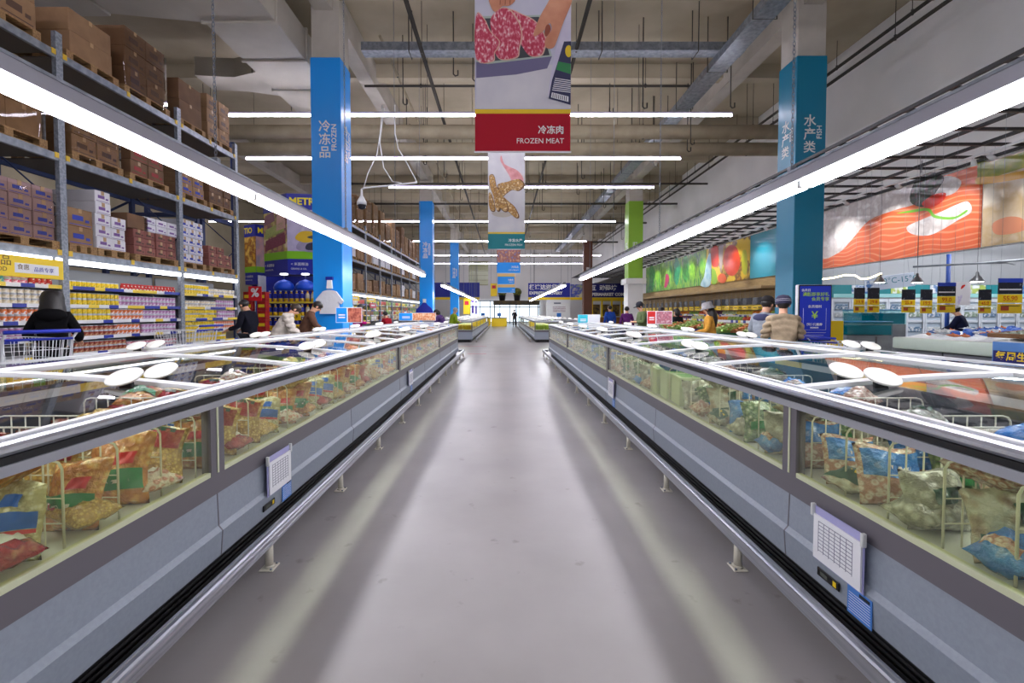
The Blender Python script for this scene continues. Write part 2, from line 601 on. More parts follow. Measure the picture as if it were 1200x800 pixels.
def freezer(label, s, y0, panes, plen, empty=False):
    y1 = y0 + panes * plen
    t = thing('freezer_island', label, 'freezer', (s * 2.7, 0, 0), group='island freezers')
    L = y1 - y0
    MB().box(-1.08, 1.08, y0 + 0.05, y1 - 0.05, 0.0, 0.14).build('plinth', BLACK, t)
    for q in (1, -1):
        vent_grille(y0 + 0.05, y1 - 0.05, q).build('vent_grille', BLACK, t)
    # insulated body: folded side panels with a ridge, then the dark band
    prof = [(-1.15, 0.14), (-1.205, 0.17), (-1.215, 0.30), (-1.195, 0.325), (-1.19, 0.50), (1.19, 0.50), (1.195, 0.325), (1.215, 0.30), (1.205, 0.17), (1.15, 0.14)]
    MB().prism(prof, 'y', y0, y1).build('body_panel', GREYP, t)
    MB().box(-1.197, 1.197, y0 - 0.005, y1 + 0.005, 0.50, 0.602).build('dark_band', DARKG, t)
    for i in range(1, int(panes * 2)):
        y = y0 + i * plen / 2
        MB().prism([(px * 1.0012, pz) for px, pz in prof], 'y', y - 0.004, y + 0.004).build('panel_seam', DARKG, t)
    MB().box(-1.15, 1.15, y0 + 0.03, y1 - 0.03, 0.602, 0.612).build('deck', INNER, t)
    MB().rbox(-0.03, 0.03, y0 + 0.03, y1 - 0.03, 0.6, 1.02, 0.01, 1).build('centre_divider', mat('divider_slate', (66, 70, 80), .5), t)
    for q in (1, -1):
        MB().box(*sorted((q * 0.03, q * 0.034)), y0 + 0.03, y1 - 0.03, 0.95, 1.0).build('ticket_strip', TAGS, t)
    for q in (1, -1):
        a, b = sorted((q * 1.165, q * 1.195))
        st = MB().box(a, b, y0, y1, 0.602, 0.625).build('seal_strip', PALE, t)
        for i in range(panes):
            MB().box(q * 1.184 - 0.003, q * 1.184 + 0.003, y0 + i * plen + 0.04, y0 + (i + 1) * plen - 0.04, 0.622, 0.96).build('side_pane', PVC, t)
        for i in range(panes + 1):
            y = y0 + i * plen
            mu = MB().box(*sorted((q * 1.15, q * 1.198)), y - 0.055, y + 0.055, 0.6, 0.96).build('mullion', DARKG, t)
            MB().box(*sorted((q * 1.196, q * 1.202)), y - 0.008, y + 0.004, 0.61, 0.955).build('mullion_seal', PALE, mu)
        # top rail: grey apron, black slot, rounded bright cap
        rp = [(q * 1.13, 0.955), (q * 1.205, 0.955), (q * 1.212, 0.99), (q * 1.13, 0.99)]
        MB().prism(rp, 'y', y0 - 0.02, y1 + 0.02).build('rail_apron', mat('rail_apron_grey', (168, 170, 178), 0.35, 0.3), t)
        MB().box(*sorted((q * 1.13, q * 1.203)), y0 - 0.02, y1 + 0.02, 0.99, 1.014).build('rail_slot', BLACK, t)
        cp = [(q * 1.12, 1.014)] + [(q * (1.175 + 0.045 * math.sin(R(a))), 1.035 + 0.024 * math.cos(R(a))) for a in (130, 100, 70, 45, 20, 0)] + [(q * 1.12, 1.058)]
        MB().prism(cp, 'y', y0 - 0.03, y1 + 0.03).build('top_rail', STEEL, t)
    for y, d in ((y0, -1), (y1, 1)):
        MB().box(-1.18, 1.18, y - 0.004, y + 0.004, 0.61, 0.96).build('end_pane', PVC, t)
        MB().rbox(-1.2, 1.2, y - 0.045, y + 0.045, 0.955, 1.055, 0.02, 2).build('end_rail', STEEL, t)
    MB().rbox(-0.045, 0.045, y0, y1, 1.105, 1.148, 0.012, 2).build('lid_ridge', WHITE_M, t)
    # sliding lids, two by two; their handles meet in pairs
    n = int(round(L / 1.05))
    for q in (1, -1):
        for i in range(n):
            y = y0 + i * L / n
            fr = link('sliding_lid', LID[1], t, (0, y, 0))
            if q < 0:
                fr.scale = (-1, 1, 1)
            link('lid_glass', LID[0], fr)
            yy = 0.93 if i % 2 == 1 else 0.12
            ha = link('handle', LID[2], fr, (0.82, yy, 1.128), (R(26), 0, 0))
            link('handle_bracket', LID[3], fr, (0.82, yy + 0.01, 1.092))
    return t


freezer('long island freezer left of the aisle in the foreground', -1, -1.84, 4, 4.21)
freezer('long island freezer right of the aisle in the foreground', 1, -1.84, 4, 4.21)
freezer('distant island freezer beyond the cross aisle on the left', -1, 22.0, 6, 4.0)
freezer('distant island freezer beyond the cross aisle on the right', 1, 22.0, 6, 4.0)


# guard rails along both islands
def guard_rail(label, s, y0, y1, first, step, end_return=True):
    t = thing('guard_rail', label, 'guard rail', (s * 1.33, 0, 0), group='bumper rails')
    prof = [(-0.022, 0.135), (0.022, 0.135), (0.03, 0.142), (0.03, 0.155), (0.022, 0.160), (0.022, 0.166), (0.03, 0.170), (0.03, 0.184), (0.022, 0.189),
            (0.022, 0.194), (0.026, 0.204), (0.018, 0.212), (0.006, 0.212), (0.003, 0.206), (-0.003, 0.206), (-0.006, 0.212), (-0.018, 0.212), (-0.026, 0.204), (-0.022, 0.194)]
    MB().prism(prof, 'y', y0, y1).build('rail', STEEL, t)
    MB().rbox(-0.03, 0.03, y1, y1 + 0.02, 0.13, 0.215, 0.006, 1).build('rail_end_cap', BLACK, t)
    if end_return:
        MB().rbox(*sorted((0.0, s * 0.17)), y1 - 0.05, y1, 0.135, 0.21, 0.006, 1).build('end_return', STEEL, t)
    post = MB()
    post.lathe([(0.021, 0.008), (0.021, 0.137)], 14)
    post.rbox(-0.04, 0.04, -0.045, 0.045, 0.0, 0.008, 0.003, 1)
    post.lathe([(0.028, 0.008), (0.023, 0.02)], 14)
    me = post.mesh('post', mat('cream_post', (206, 200, 184), 0.4))
    bolt = MB().lathe([(0.007, 0), (0.007, 0.006), (0.004, 0.009)], 8).mesh('bolt', GALV)
    y = first
    while y < y1:
        p = link('post', me, t, (0, y, 0))
        for by in (-0.033, 0.033):
            link('bolt', bolt, p, (-s * 0.026, by, 0.008))
        y += step
    return t


guard_rail('ridged aluminium bumper rail along the left foreground freezer', -1, -1.5, 15.2, 0.28, 1.13)
guard_rail('ridged aluminium bumper rail along the right foreground freezer', 1, -1.5, 15.2, 0.28, 1.13)
guard_rail('far bumper rail along the distant left freezer', -1, 22.0, 46.0, 22.4, 2.2, False)
guard_rail('far bumper rail along the distant right freezer', 1, 22.0, 46.0, 22.4, 2.2, False)


# paper holders, stickers and temperature readouts on the body panels
def holder(label, s, y, w, h, zc):
    t = thing('document_holder', label, 'document holder', (s * 1.481, y, zc), R(90) * -s)
    # local: -Y faces the aisle, X along the freezer
    MB().box(-w / 2, w / 2, -0.006, -0.002, -h / 2, h / 2).build('backing', mat('lilac_plastic', (170, 168, 214), 0.3), t)
    MB().box(-w / 2 + 0.012, w / 2 - 0.005, -0.016, -0.008, -h / 2 + 0.01, h / 2 - 0.035).build('sheet', PAPER, t)
    sh = t.children[-1]
    ink = MB()
    for k in range(9):
        z = h / 2 - 0.06 - k * (h - 0.1) / 9
        ink.box(-w / 2 + 0.045, w / 2 - 0.05, -0.0172, -0.016, z, z + 0.0025)
    for k in range(7):
        x = -w / 2 + 0.045 + k * (w - 0.095) / 6
        ink.box(x, x + 0.002, -0.0172, -0.016, -h / 2 + 0.05, h / 2 - 0.057)
    ink.build('printed_table', mat('grey_ink', (120, 120, 140), 0.6), sh)
    for sx in (-1, 1):
        MB().rbox(sx * w / 2 - 0.008, sx * w / 2 + 0.008, -0.02, 0.0, h / 2 - 0.05, h / 2 + 0.008, 0.003, 1).build('clip', mat('pale_clip', (214, 216, 214), 0.4), t)
    return t


def sticker(label, s, y, zc, w=0.13, h=0.12):
    t = thing('rating_sticker', label, 'sticker', (s * 1.487, y, zc), R(90) * -s)
    MB().box(-w / 2, w / 2, -0.003, 0.0, -h / 2, h / 2).build('sheet', mat('sticker_blue', (72, 130, 208), 0.4), t)
    b = MB()
    for k in range(8):
        z = h / 2 - 0.03 - k * 0.011
        b.box(-w / 2 + 0.008, w / 2 - 0.008, -0.0038, -0.003, z, z + 0.002)
    b.build('printed_rules', PAPER, t)
    MB().box(0.0, w / 2 - 0.01, -0.0042, -0.003, h / 2 - 0.022, h / 2 - 0.008).build('printed_heading', INK, t)
    return t


def readout(label, s, y, zc):
    t = thing('temperature_display', label, 'display', (s * 1.487, y, zc), R(90) * -s)
    MB().rbox(-0.07, 0.07, -0.008, 0.0, -0.02, 0.02, 0.003, 1).build('bezel', BLACK, t)
    MB().box(-0.045, 0.0, -0.0092, -0.008, -0.008, 0.008).build('screen', mat('screen_grey', (96, 100, 92), 0.2), t)
    MB().box(0.035, 0.055, -0.0092, -0.008, -0.012, 0.012).build('button', YEL, t)
    return t


holder('sheet of paper in a lilac holder on the left freezer side', -1, 2.96, 0.30, 0.25, 0.415)
sticker('blue rating sticker low on the left foreground freezer', -1, 3.08, 0.238)
readout('small black temperature readout on the left foreground freezer', -1, 2.84, 0.235)
holder('sheet of paper in a lilac holder on the right freezer side', 1, 1.98, 0.30, 0.25, 0.415)
sticker('blue rating sticker low on the right foreground freezer', 1, 1.86, 0.225)
readout('small black temperature readout on the right foreground freezer', 1, 2.04, 0.235)
holder('distant paper holder far along the left freezer side', -1, 7.2, 0.30, 0.25, 0.415)
sticker('distant blue sticker far along the left freezer side', -1, 7.3, 0.238)
holder('distant paper holder far along the right freezer side', 1, 6.2, 0.30, 0.25, 0.415)
sticker('distant blue sticker far along the right freezer side', 1, 6.1, 0.238)
# ---------------------------------------------------------------- lamps
def chain(parent, x, y, z0, z1, r=0.018):
    mb = MB()
    z = z0
    k = 0
    while z < z1:
        pts = []
        for j in range(8):
            a = 2 * math.pi * j / 8
            dx, dz = r * 0.7 * math.cos(a), r * 1.5 * math.sin(a)
            pts.append((x + dx, y, z + dz) if k % 2 else (x, y + dx, z + dz))
        mb.path(pts, 0.0035, 5, closed=True)
        z += r * 2.2
        k += 1
    return mb.build('chain', GALV, parent)


def trough(label, x, zb, y0, y1, hang):
    t = thing('trough_light', label, 'light fixture', (x, 0, zb), group='long trough lights')
    prof = [(-0.11, 0.045), (0.11, 0.045), (0.05, 0.165), (-0.05, 0.165)]
    MB().prism(prof, 'y', y0, y1).build('housing', mat('housing_grey', (150, 150, 160), 0.4), t)
    MB().box(-0.055, 0.055, y0, y1, 0.165, 0.185).build('mounting_channel', GALV, t)
    n = int((y1 - y0) / 2.4)
    L = (y1 - y0) / n
    for k in range(n):
        ya = y0 + k * L + 0.03
        yb = ya + L - 0.06
        MB().prism([(-0.05, -0.01), (0.05, -0.01), (0.062, 0.044), (-0.062, 0.044)], 'y', ya, yb).build('lamp', LAMPW, t)
        br = MB().rbox(-0.06, 0.06, yb, yb + 0.06, -0.012, 0.05, 0.004, 1).build('lamp_joint', WHITE, t)
    for y in hang:
        MB().rbox(-0.03, 0.03, y - 0.03, y + 0.03, 0.18, 0.24, 0.006, 1).build('hanger_clamp', GALV, t)
        if y < 9:
            chain(t, 0, y, 0.25, ZC - 0.02 - zb - 0.4)
        else:
            MB().tube((0, y, 0.24), (0, y, ZC - zb), 0.006, 5).build('hanger_wire', GALV, t)
    return t


trough('long white trough light hung over the left foreground freezer', -2.72, 2.67, -3.0, 15.5, (1.5, 4.35, 7.9, 11.5, 14.9))
trough('long white trough light hung over the right foreground freezer', 2.76, 2.60, -3.0, 16.2, (1.5, 4.4, 8.1, 11.5, 14.6))
trough('far trough light over the distant left freezer', -2.72, 2.62, 20.3, 46, (21.5, 45))
trough('far trough light over the distant right freezer', 2.72, 2.62, 20.3, 46, (21.5, 45))


def batten(label, x0, x1, y, z):
    t = thing('batten_light', label, 'light fixture', ((x0 + x1) / 2, y, z), group='rows of ceiling battens')
    L = (x1 - x0)
    MB().rbox(-L / 2, L / 2, -0.022, 0.022, 0.062, 0.11, 0.006, 1).build('housing', mat('batten_housing', (170, 160, 190), 0.5), t)
    n = max(1, int(L / 2.5))
    for k in range(n):
        a = -L / 2 + k * L / n + 0.02
        MB().path([(a, 0, 0.02), (a + L / n - 0.04, 0, 0.02)], 0.034, 8).build('lamp', BATT, t)
        if -6.8 < (x0 + x1) / 2 + a + 0.3 < -4.6 and y < 15.5:
            continue                       # the air duct is in the way of a rod here
        MB().tube((a + 0.3, 0, 0.11), (a + 0.3, 0, ZC - z), 0.008, 5).build('hanger_rod', mat('rod_dark', (58, 54, 48), 0.6), t)
    return t


batten('nearest of the long battens hung across the ceiling', -8.4, 6.45, 13.0, 6.98)
batten('second long batten across the ceiling, behind the nearest', -9.3, 6.4, 16.6, 6.98)
batten('short batten across the ceiling in front of the second blue column', -5.1, 6.7, 20.4, 6.98)
batten('batten across the ceiling just behind the second blue column', -8.5, 6.85, 28.0, 6.98)
batten('batten across the ceiling between the second and third blue columns', -8.5, 6.5, 35.8, 6.98)
batten('farthest batten across the ceiling near the white back wall', -8.5, 9.5, 44.5, 6.98)
batten('batten across the ceiling just before the white back wall', -8.5, 9.5, 52.0, 6.98)
batten('added unseen batten brightening the left aisles, nearest', -18, -12.0, 13.0, 6.98)  # three battens hidden by the racks, added to brighten left aisles and ceiling
batten('added unseen batten brightening the left aisles, behind the nearest', -18, -12.0, 19.0, 6.98)
batten('added unseen batten brightening the left aisles, farther back', -18, -12.0, 28.0, 6.98)
batten('batten across the ceiling above the camera', -8.5, 6.5, 5.0, 7.6)
batten('batten across the ceiling behind the camera', -8.5, 6.5, -2.0, 7.6)

# track of small spots washing the wall murals
trk = thing('spot_track', 'thin white track of spotlights under the grid ceiling edge', 'spotlights', (9.1, 0, 4.36))
MB().box(-0.02, 0.02, 5.0, 34.0, 0.08, 0.12).build('track', WHITE_M, trk)
for y in range(6, 34, 4):
    MB().tube((0, y, 0.12), (0, y, 0.385), 0.008, 5).build('hanger_rod', GALV, trk)
SPOTS = [(y, 58, 120) for y in (8.6, 10.6, 12.2, 13.9, 15.9, 18.4, 20.6, 22.3, 23.9, 25.5, 27.2, 29.0, 31)] + [(y, 8, 200) for y in (5.6, 7.2, 8.9, 17.6, 20.0, 22.9, 26.2, 30)]  # second set, aimed down, is added to brighten fish and produce
for y, tilt, pw in SPOTS:
    head = MB()
    head.path([(0, 0, 0.08), (0, 0, 0.02)], 0.012, 6)
    a_ = R(tilt)
    head.path([(-0.05 * math.sin(a_), 0, 0.05 * math.cos(a_)), (0.08 * math.sin(a_), 0, -0.08 * math.cos(a_))], [0.035, 0.05], 10)
    head.build('spot_head', WHITE_M, trk, (0, y, 0))
    ld = bpy.data.lights.new('spot_lamp', 'SPOT')
    ld.energy = pw
    ld.spot_size = R(75)
    ld.spot_blend = 0.8
    ld.shadow_soft_size = 0.05
    lo = bpy.data.objects.new('spot_lamp', ld)
    COL.objects.link(lo)
    lo.parent = trk
    lo.location = (0.15 * math.sin(a_), y, -0.15 * math.cos(a_))
    lo.rotation_euler = (0, -a_, 0)
# ---------------------------------------------------------------- pallet racks on the left
RX = -7.0
YCLIP = mat('yellow_clip', (220, 180, 40), 0.5)
RACKG = mat('rack_grey', (146, 152, 160), 0.45, 0.3, col2=(122, 128, 138), scale=26, lo=0.45, hi=0.55)
RACKB = mat('rack_blue', (44, 58, 100), 0.5)
LEVELS = (2.43, 3.95, 5.55)
SHELVES = (0.47, 0.77, 1.04, 1.31, 1.57, 1.87)


def rack(label, ys, shelves):
    t = thing('pallet_rack', label, 'rack', (RX, 0, 0), group='pallet racks along the left wall')
    D = 1.1
    for y in ys:
        f = MB()
        f.prism([(0.0, -0.055), (0.0, 0.055), (-0.07, 0.055), (-0.07, 0.03), (-0.02, 0.03), (-0.02, -0.03), (-0.07, -0.03), (-0.07, -0.055)], 'z', 0.01, 5.85)
        f.build('upright', RACKG, t, (0, y, 0))
        MB().box(-D, -D + 0.07, -0.045, 0.045, 0.01, 5.85).build('upright', RACKB, t, (0, y, 0))
        z = 0.4
        k = 0
        br = MB()
        pts = []
        while z < 5.7:
            pts.append((-0.05 if k % 2 else -D + 0.05, y, z)); z += 0.9; k += 1
        br.path(pts, 0.018, 6)
        br.build('cross_brace', RACKB, t)
        MB().rbox(-0.13, 0.05, -0.08, 0.08, 0.0, 0.012, 0.003, 1).build('foot_plate', GALV, t, (0, y, 0))
    for a, b in zip(ys[:-1], ys[1:]):
        for z in LEVELS:
            bm_ = MB().rbox(-0.055, 0.0, a + 0.055, b - 0.055, z - 0.12, z, 0.006, 1).build('beam', GALV, t)
            for yy in (a + 0.09, (a + b) / 2, b - 0.09):
                MB().rbox(-0.02, 0.008, yy - 0.035, yy + 0.035, z - 0.075, z + 0.01, 0.004, 1).build('beam_clip', YCLIP, bm_)
            MB().rbox(-D, -D + 0.055, a + 0.055, b - 0.055, z - 0.12, z, 0.006, 1).build('beam', RACKB, t)
            MB().box(-D + 0.06, -0.06, a + 0.06, b - 0.06, z - 0.05, z - 0.03).build('mesh_deck', mat('deck_dark', (92, 84, 76), 0.7), t)
        for z in shelves:
            sh = MB().box(-0.62, -0.03, a + 0.05, b - 0.05, z - 0.03, z).build('shelf', WHITE_M, t)
            MB().box(-0.03, -0.018, a + 0.05, b - 0.05, z - 0.045, z + 0.012).build('price_rail', TAGS, sh)
        MB().box(-0.66, -0.63, a + 0.05, b - 0.05, 0.1, 2.2).build('back_panel', mat('back_panel_grey', (120, 122, 126), 0.6), t)
        MB().rbox(-0.10, 0.03, a + 0.07, b - 0.07, LEVELS[0] - 0.20, LEVELS[0] - 0.125, 0.01, 1).build('strip_light', STRIP, t)
    return t


ROW1 = [4.6, 7.3, 9.95, 12.05]
ROW2 = [20.6, 23.3, 26.0, 28.7, 31.4, 34.1, 36.8, 39.5]
rack('tall grey pallet rack on the left behind the woman in black', ROW1, SHELVES)
rack('distant tall pallet rack behind the first blue column', ROW2, SHELVES[2:])


# ---- pallets and cartons
def pallet_mesh(L):
    m = MB()
    for k in range(5):
        x = -0.5 + k * 0.225
        m.box(x, x + 0.1, -L / 2, L / 2, 0.12, 0.142)
    for y in (-L / 2, -0.06, L / 2 - 0.12):
        m.box(-0.5, 0.5, y, y + 0.12, 0.098, 0.12)
    for x in (-0.5, -0.05, 0.4):
        for y in (-L / 2, -0.06, L / 2 - 0.12):
            m.box(x, x + 0.1, y, y + 0.12, 0.022, 0.098)
        m.box(x, x + 0.1, -L / 2, L / 2, 0, 0.022)
    return m.mesh('pallet', WOOD)


PAL = {}
CTN = {}
NUM = ('bottom', 'second', 'third', 'fourth', 'fifth', 'sixth', 'seventh')


def carton_mesh(w, d, h, m, style):
    key = (round(w, 3), round(d, 3), round(h, 3), m.name, style)
    if key not in CTN:
        b = MB()
        b.rbox(-d, 0, -w / 2, w / 2, 0, h, 0.008, 1, 0)
        body = b.mesh('carton', m)
        tape = MB().box(-d - 0.001, 0.002, -0.03, 0.03, h - 0.07, h + 0.0015).mesh('tape', mat('parcel_tape', (186, 150, 108), 0.3))
        pr = None
        if style:
            pm = mat('carton_print_' + style, {'dark': (84, 58, 44), 'blue': (40, 60, 170), 'red': (150, 40, 40), 'violet': (120, 84, 150)}[style], 0.6)
            q = MB()
            q.box(0.0, 0.002, -w * 0.3, w * 0.12, h * 0.35, h * 0.62)
            q.box(0.0, 0.002, w * 0.2, w * 0.36, h * 0.3, h * 0.45)
            q.box(0.0, 0.002, -w * 0.42, w * 0.42, h * 0.1, h * 0.14)
            pr = q.mesh('printing', pm)
        CTN[key] = (body, tape, pr)
    return CTN[key]


FILM = glass('stretch_film', (236, 232, 226), 1.3)
film_bag = {}


def load(y, z, L, nz, ny, w, h, m, style, what, where, film=False, d=0.85, drop=(), lean=0.0):
    """A pallet with its cartons, ny across and nz high, on the rack beam at z."""
    if L not in PAL:
        PAL[L] = pallet_mesh(L)
    p = link('pallet', PAL[L], None, (RX - 0.53, y, z))
    tag(p, 'pallet under %s %s' % (what[1], where), 'pallet', 'wooden pallets on the racks')
    z0 = z + 0.143
    for r in range(nz):
        for c in range(ny):
            if (r, c) in drop:
                continue
            body, tape, pr = carton_mesh(w, d, h, m, style)
            yy = y + (c - (ny - 1) / 2) * (w + 0.006)
            o = link('carton', body, None, (RX - 0.06 - rnd.random() * 0.03, yy, z0 + r * (h + 0.002)))
            col = ('left', 'right') if ny == 2 else ('left', 'middle', 'right') if ny == 3 else ('leftmost', 'left', 'right', 'rightmost') if ny == 4 else [str(i) for i in range(ny)]
            pos = '' if ny == 1 else ' ' + col[c]
            lab = '%s, %s row%s, %s' % (what[0], 'top' if r == nz - 1 and nz > 1 else NUM[r], pos, where)
            tag(o, lab, 'box', 'cartons ' + where)
            link('tape', tape, o)
            if pr:
                link('printing', pr, o)
    if film:
        W = ny * (w + 0.006)
        xa, xb, ya, yb, zt = RX - 0.1 - d, RX - 0.04, y - W / 2 - 0.012, y + W / 2 + 0.012, z0 + nz * (h + 0.002) - 0.02
        ring = [(xa, ya), (xb, ya), (xb, yb), (xa, yb), (xa, ya)]
        a = MB()
        for (p0, p1) in zip(ring[:-1], ring[1:]):
            a.grid(8, 5, lambda i, j: (p0[0] + (p1[0] - p0[0]) * i + 0.006 * math.sin(19 * i + 7 * j) * (0 < i < 1), p0[1] + (p1[1] - p0[1]) * i, z0 - 0.05 + (zt - z0) * j))
        o = a.build('stretch_film', FILM)
        tag(o, 'clear stretch film round cartons ' + where, 'film', 'stretch wraps')


WHT = mat('white_carton', (222, 220, 226), 0.7)
PNK = mat('maroon_carton', (150, 92, 84), 0.8, col2=(136, 82, 74), scale=3)
MAU = mat('mauve_carton', (172, 142, 142), 0.8, col2=(158, 128, 128), scale=3)
T, M_, B_ = LEVELS[2], LEVELS[1], LEVELS[0]
bc, dc, wc, pc, mc = (('brown carton', 'brown cartons'), ('dark brown carton', 'dark brown cartons'), ('white printed carton', 'white cartons'),
                      ('reddish brown carton', 'reddish cartons'), ('mauve printed carton', 'film wrapped mauve cartons'))
# top level
load(5.35, T, 1.1, 2, 2, 0.52, 0.42, CARD, None, bc, 'at the left end of the top rack level')
load(6.5, T, 1.1, 2, 2, 0.52, 0.40, CARD, 'dark', bc, 'left of the first upright on the top rack level')
load(7.95, T, 1.0, 2, 1, 0.8, 0.36, CARD, None, bc, 'right of the first upright on the top rack level')
load(9.15, T, 1.15, 3, 2, 0.5, 0.37, CARD2, 'dark', dc, 'wrapped in film at mid top rack level', film=True)
load(10.45, T, 0.85, 2, 1, 0.74, 0.44, CARD2, None, dc, 'second from the end of the top rack level')
load(11.45, T, 0.95, 3, 2, 0.42, 0.33, CARD, 'dark', bc, 'at the far end of the top rack level')
# middle level
load(5.4, M_, 1.1, 2, 2, 0.52, 0.4, CARD2, None, dc, 'at the left end of the middle rack level')
load(6.55, M_, 1.1, 2, 2, 0.52, 0.42, CARD, None, bc, 'left of the first upright on the middle rack level', film=True)
load(8.0, M_, 1.0, 2, 2, 0.45, 0.30, CARD, 'dark', bc, 'right of the first upright on the middle rack level', film=True)
load(9.15, M_, 1.0, 2, 2, 0.42, 0.27, CARD2, 'red', dc, 'left of the second upright on the middle rack level')
load(10.45, M_, 0.85, 3, 2, 0.38, 0.22, CARD, 'blue', bc, 'right of the second upright on the middle rack level')
load(11.45, M_, 0.95, 2, 3, 0.28, 0.26, CARD2, 'dark', dc, 'at the far end of the middle rack level')
# lower level, above the light strip
load(5.6, B_, 1.1, 2, 2, 0.5, 0.34, CARD, None, bc, 'at the left end above the shelf lights')
load(6.72, B_, 1.05, 4, 3, 0.33, 0.2, MAU, 'blue', mc, 'left of the first upright above the shelf lights', film=True)
load(7.66, B_, 0.5, 2, 1, 0.46, 0.3, CARD, 'blue', bc, 'just right of the first upright above the shelf lights', d=0.7)
load(8.26, B_, 0.66, 5, 2, 0.31, 0.2, WHT, 'violet', wc, 'in the middle bay above the shelf lights', drop={(4, 1), (3, 1)})
load(9.3, B_, 1.15, 3, 4, 0.275, 0.16, PNK, 'dark', pc, 'in the second bay above the shelf lights')
load(10.4, B_, 0.8, 5, 3, 0.24, 0.185, WHT, 'blue', wc, 'right of the second upright above the shelf lights')
load(11.42, B_, 1.0, 3, 3, 0.3, 0.16, PNK, 'dark', pc, 'at the far end above the shelf lights', drop={(2, 2)})
# white flat cartons on top of the reddish ones
for r in range(2):
    for c in range(3):
        body, tape, pr = carton_mesh(0.3, 0.7, 0.14, WHT, 'violet')
        o = link('carton', body, None, (RX - 0.07, 9.16 + c * 0.31, B_ + 0.145 + 3 * 0.162 + r * 0.142))
        tag(o, 'flat white carton, %s row %s, lying on the reddish cartons' % (('lower', 'upper')[r], ('left', 'middle', 'right')[c]), 'box', 'flat white cartons')
        link('printing', pr, o)
o = link('carton', carton_mesh(0.5, 0.7, 0.27, CARD2, 'dark')[0], None, (RX - 0.07, 8.86 + 0.0, B_ + 0.145 + 3 * 0.162))
tag(o, 'large brown carton lying on the reddish cartons beside flat white ones', 'box')

# the distant rack: tall stacks, two pallets a bay
for bay in range(len(ROW2) - 1):
    for half in range(2):
        y = ROW2[bay] + 0.75 + half * 1.25
        for li, z in enumerate(LEVELS):
            hgt = rnd.uniform(0.34, 0.5) * (1.15 if li == 2 else 0.8)
            nz = 3 if li == 2 else 2
            m, wname = ((CARD, bc), (CARD2, dc), (CARD, bc), (WHT, wc))[rnd.randrange(4)] if li < 2 else ((CARD2, dc), (CARD, bc))[rnd.randrange(2)]
            where = '%s half of bay %s, %s level, distant rack' % (('near', 'far')[half], ('one', 'two', 'three', 'four', 'five', 'six', 'seven')[bay], ('lower', 'middle', 'top')[li])
            load(y, z, 1.05, nz, 2, 0.47, hgt, m, None, wname, where, film=(bay < 3 and li == 2), d=0.8)

# yellow category board over the first bay
sg = thing('shelf_sign', 'yellow hanging shelf sign for canned food over the left shelves', 'sign', (RX + 0.06, 6.35, 2.11))
MB().rbox(-0.01, 0.01, -1.35, 0.84, -0.15, 0.15, 0.004, 1).build('board', YEL, sg)
text('罐装食品', 0.15, mat('sign_brown', (110, 84, 20), 0.5), sg, (0.013, -0.55, 0.06), (R(90), 0, R(90)), sp=1.15)
text('CANNED FOOD', 0.085, mat('sign_brown', (0, 0, 0)), sg, (0.013, -0.60, -0.055), (R(90), 0, R(90)))
MB().rbox(0.009, 0.013, 0.12, 0.76, -0.09, 0.05, 0.002, 1).build('white_panel', PAPER, sg)
text('食惠', 0.085, mat('sign_brown', (0, 0, 0)), sg, (0.016, 0.15, -0.01), (R(90), 0, R(90)))
text('品质专享', 0.075, BLUE, sg, (0.016, 0.38, -0.03), (R(90), 0, R(90)))
for yy in (-1.2, 0.7):
    MB().box(-0.006, 0.006, yy - 0.02, yy + 0.02, 0.15, 0.20).build('hook', GALV, sg)


# ---- tins and jars on the shelves
def tin_mesh(name, r, h, label_col, col2=None, lid=(196, 198, 204), band=None):
    m1 = mat(name + '_label', label_col, 0.4, col2=col2, scale=22, lo=0.5, hi=0.56) if col2 else mat(name + '_label', label_col, 0.4)
    b = MB().lathe([(r * 0.92, 0), (r, 0.004), (r, 0.012), (r * 0.985, 0.014), (r * 0.985, h - 0.014), (r, h - 0.012), (r, h - 0.003), (r * 0.9, h)], 14, mi=0, mis=[1, 1, 1, 0, 1, 1, 1])
    return b.mesh(name, [m1, mat('tin_%d_%d' % (lid[0], lid[1]), lid, 0.3, 0.7)])


def jar_mesh(name, r, h, body, cap):
    b = MB().lathe([(r * 0.95, 0), (r, 0.006), (r, h * 0.68), (r * 0.7, h * 0.8), (r * 0.7, h * 0.84), (r * 0.76, h * 0.84), (r * 0.76, h)], 12, mis=[0, 0, 0, 0, 1, 1])
    return b.mesh(name, [mat(name + '_body', body, 0.25, col2=(235, 232, 220), scale=14, lo=0.55, hi=0.6), mat(name + '_cap', cap, 0.4)])


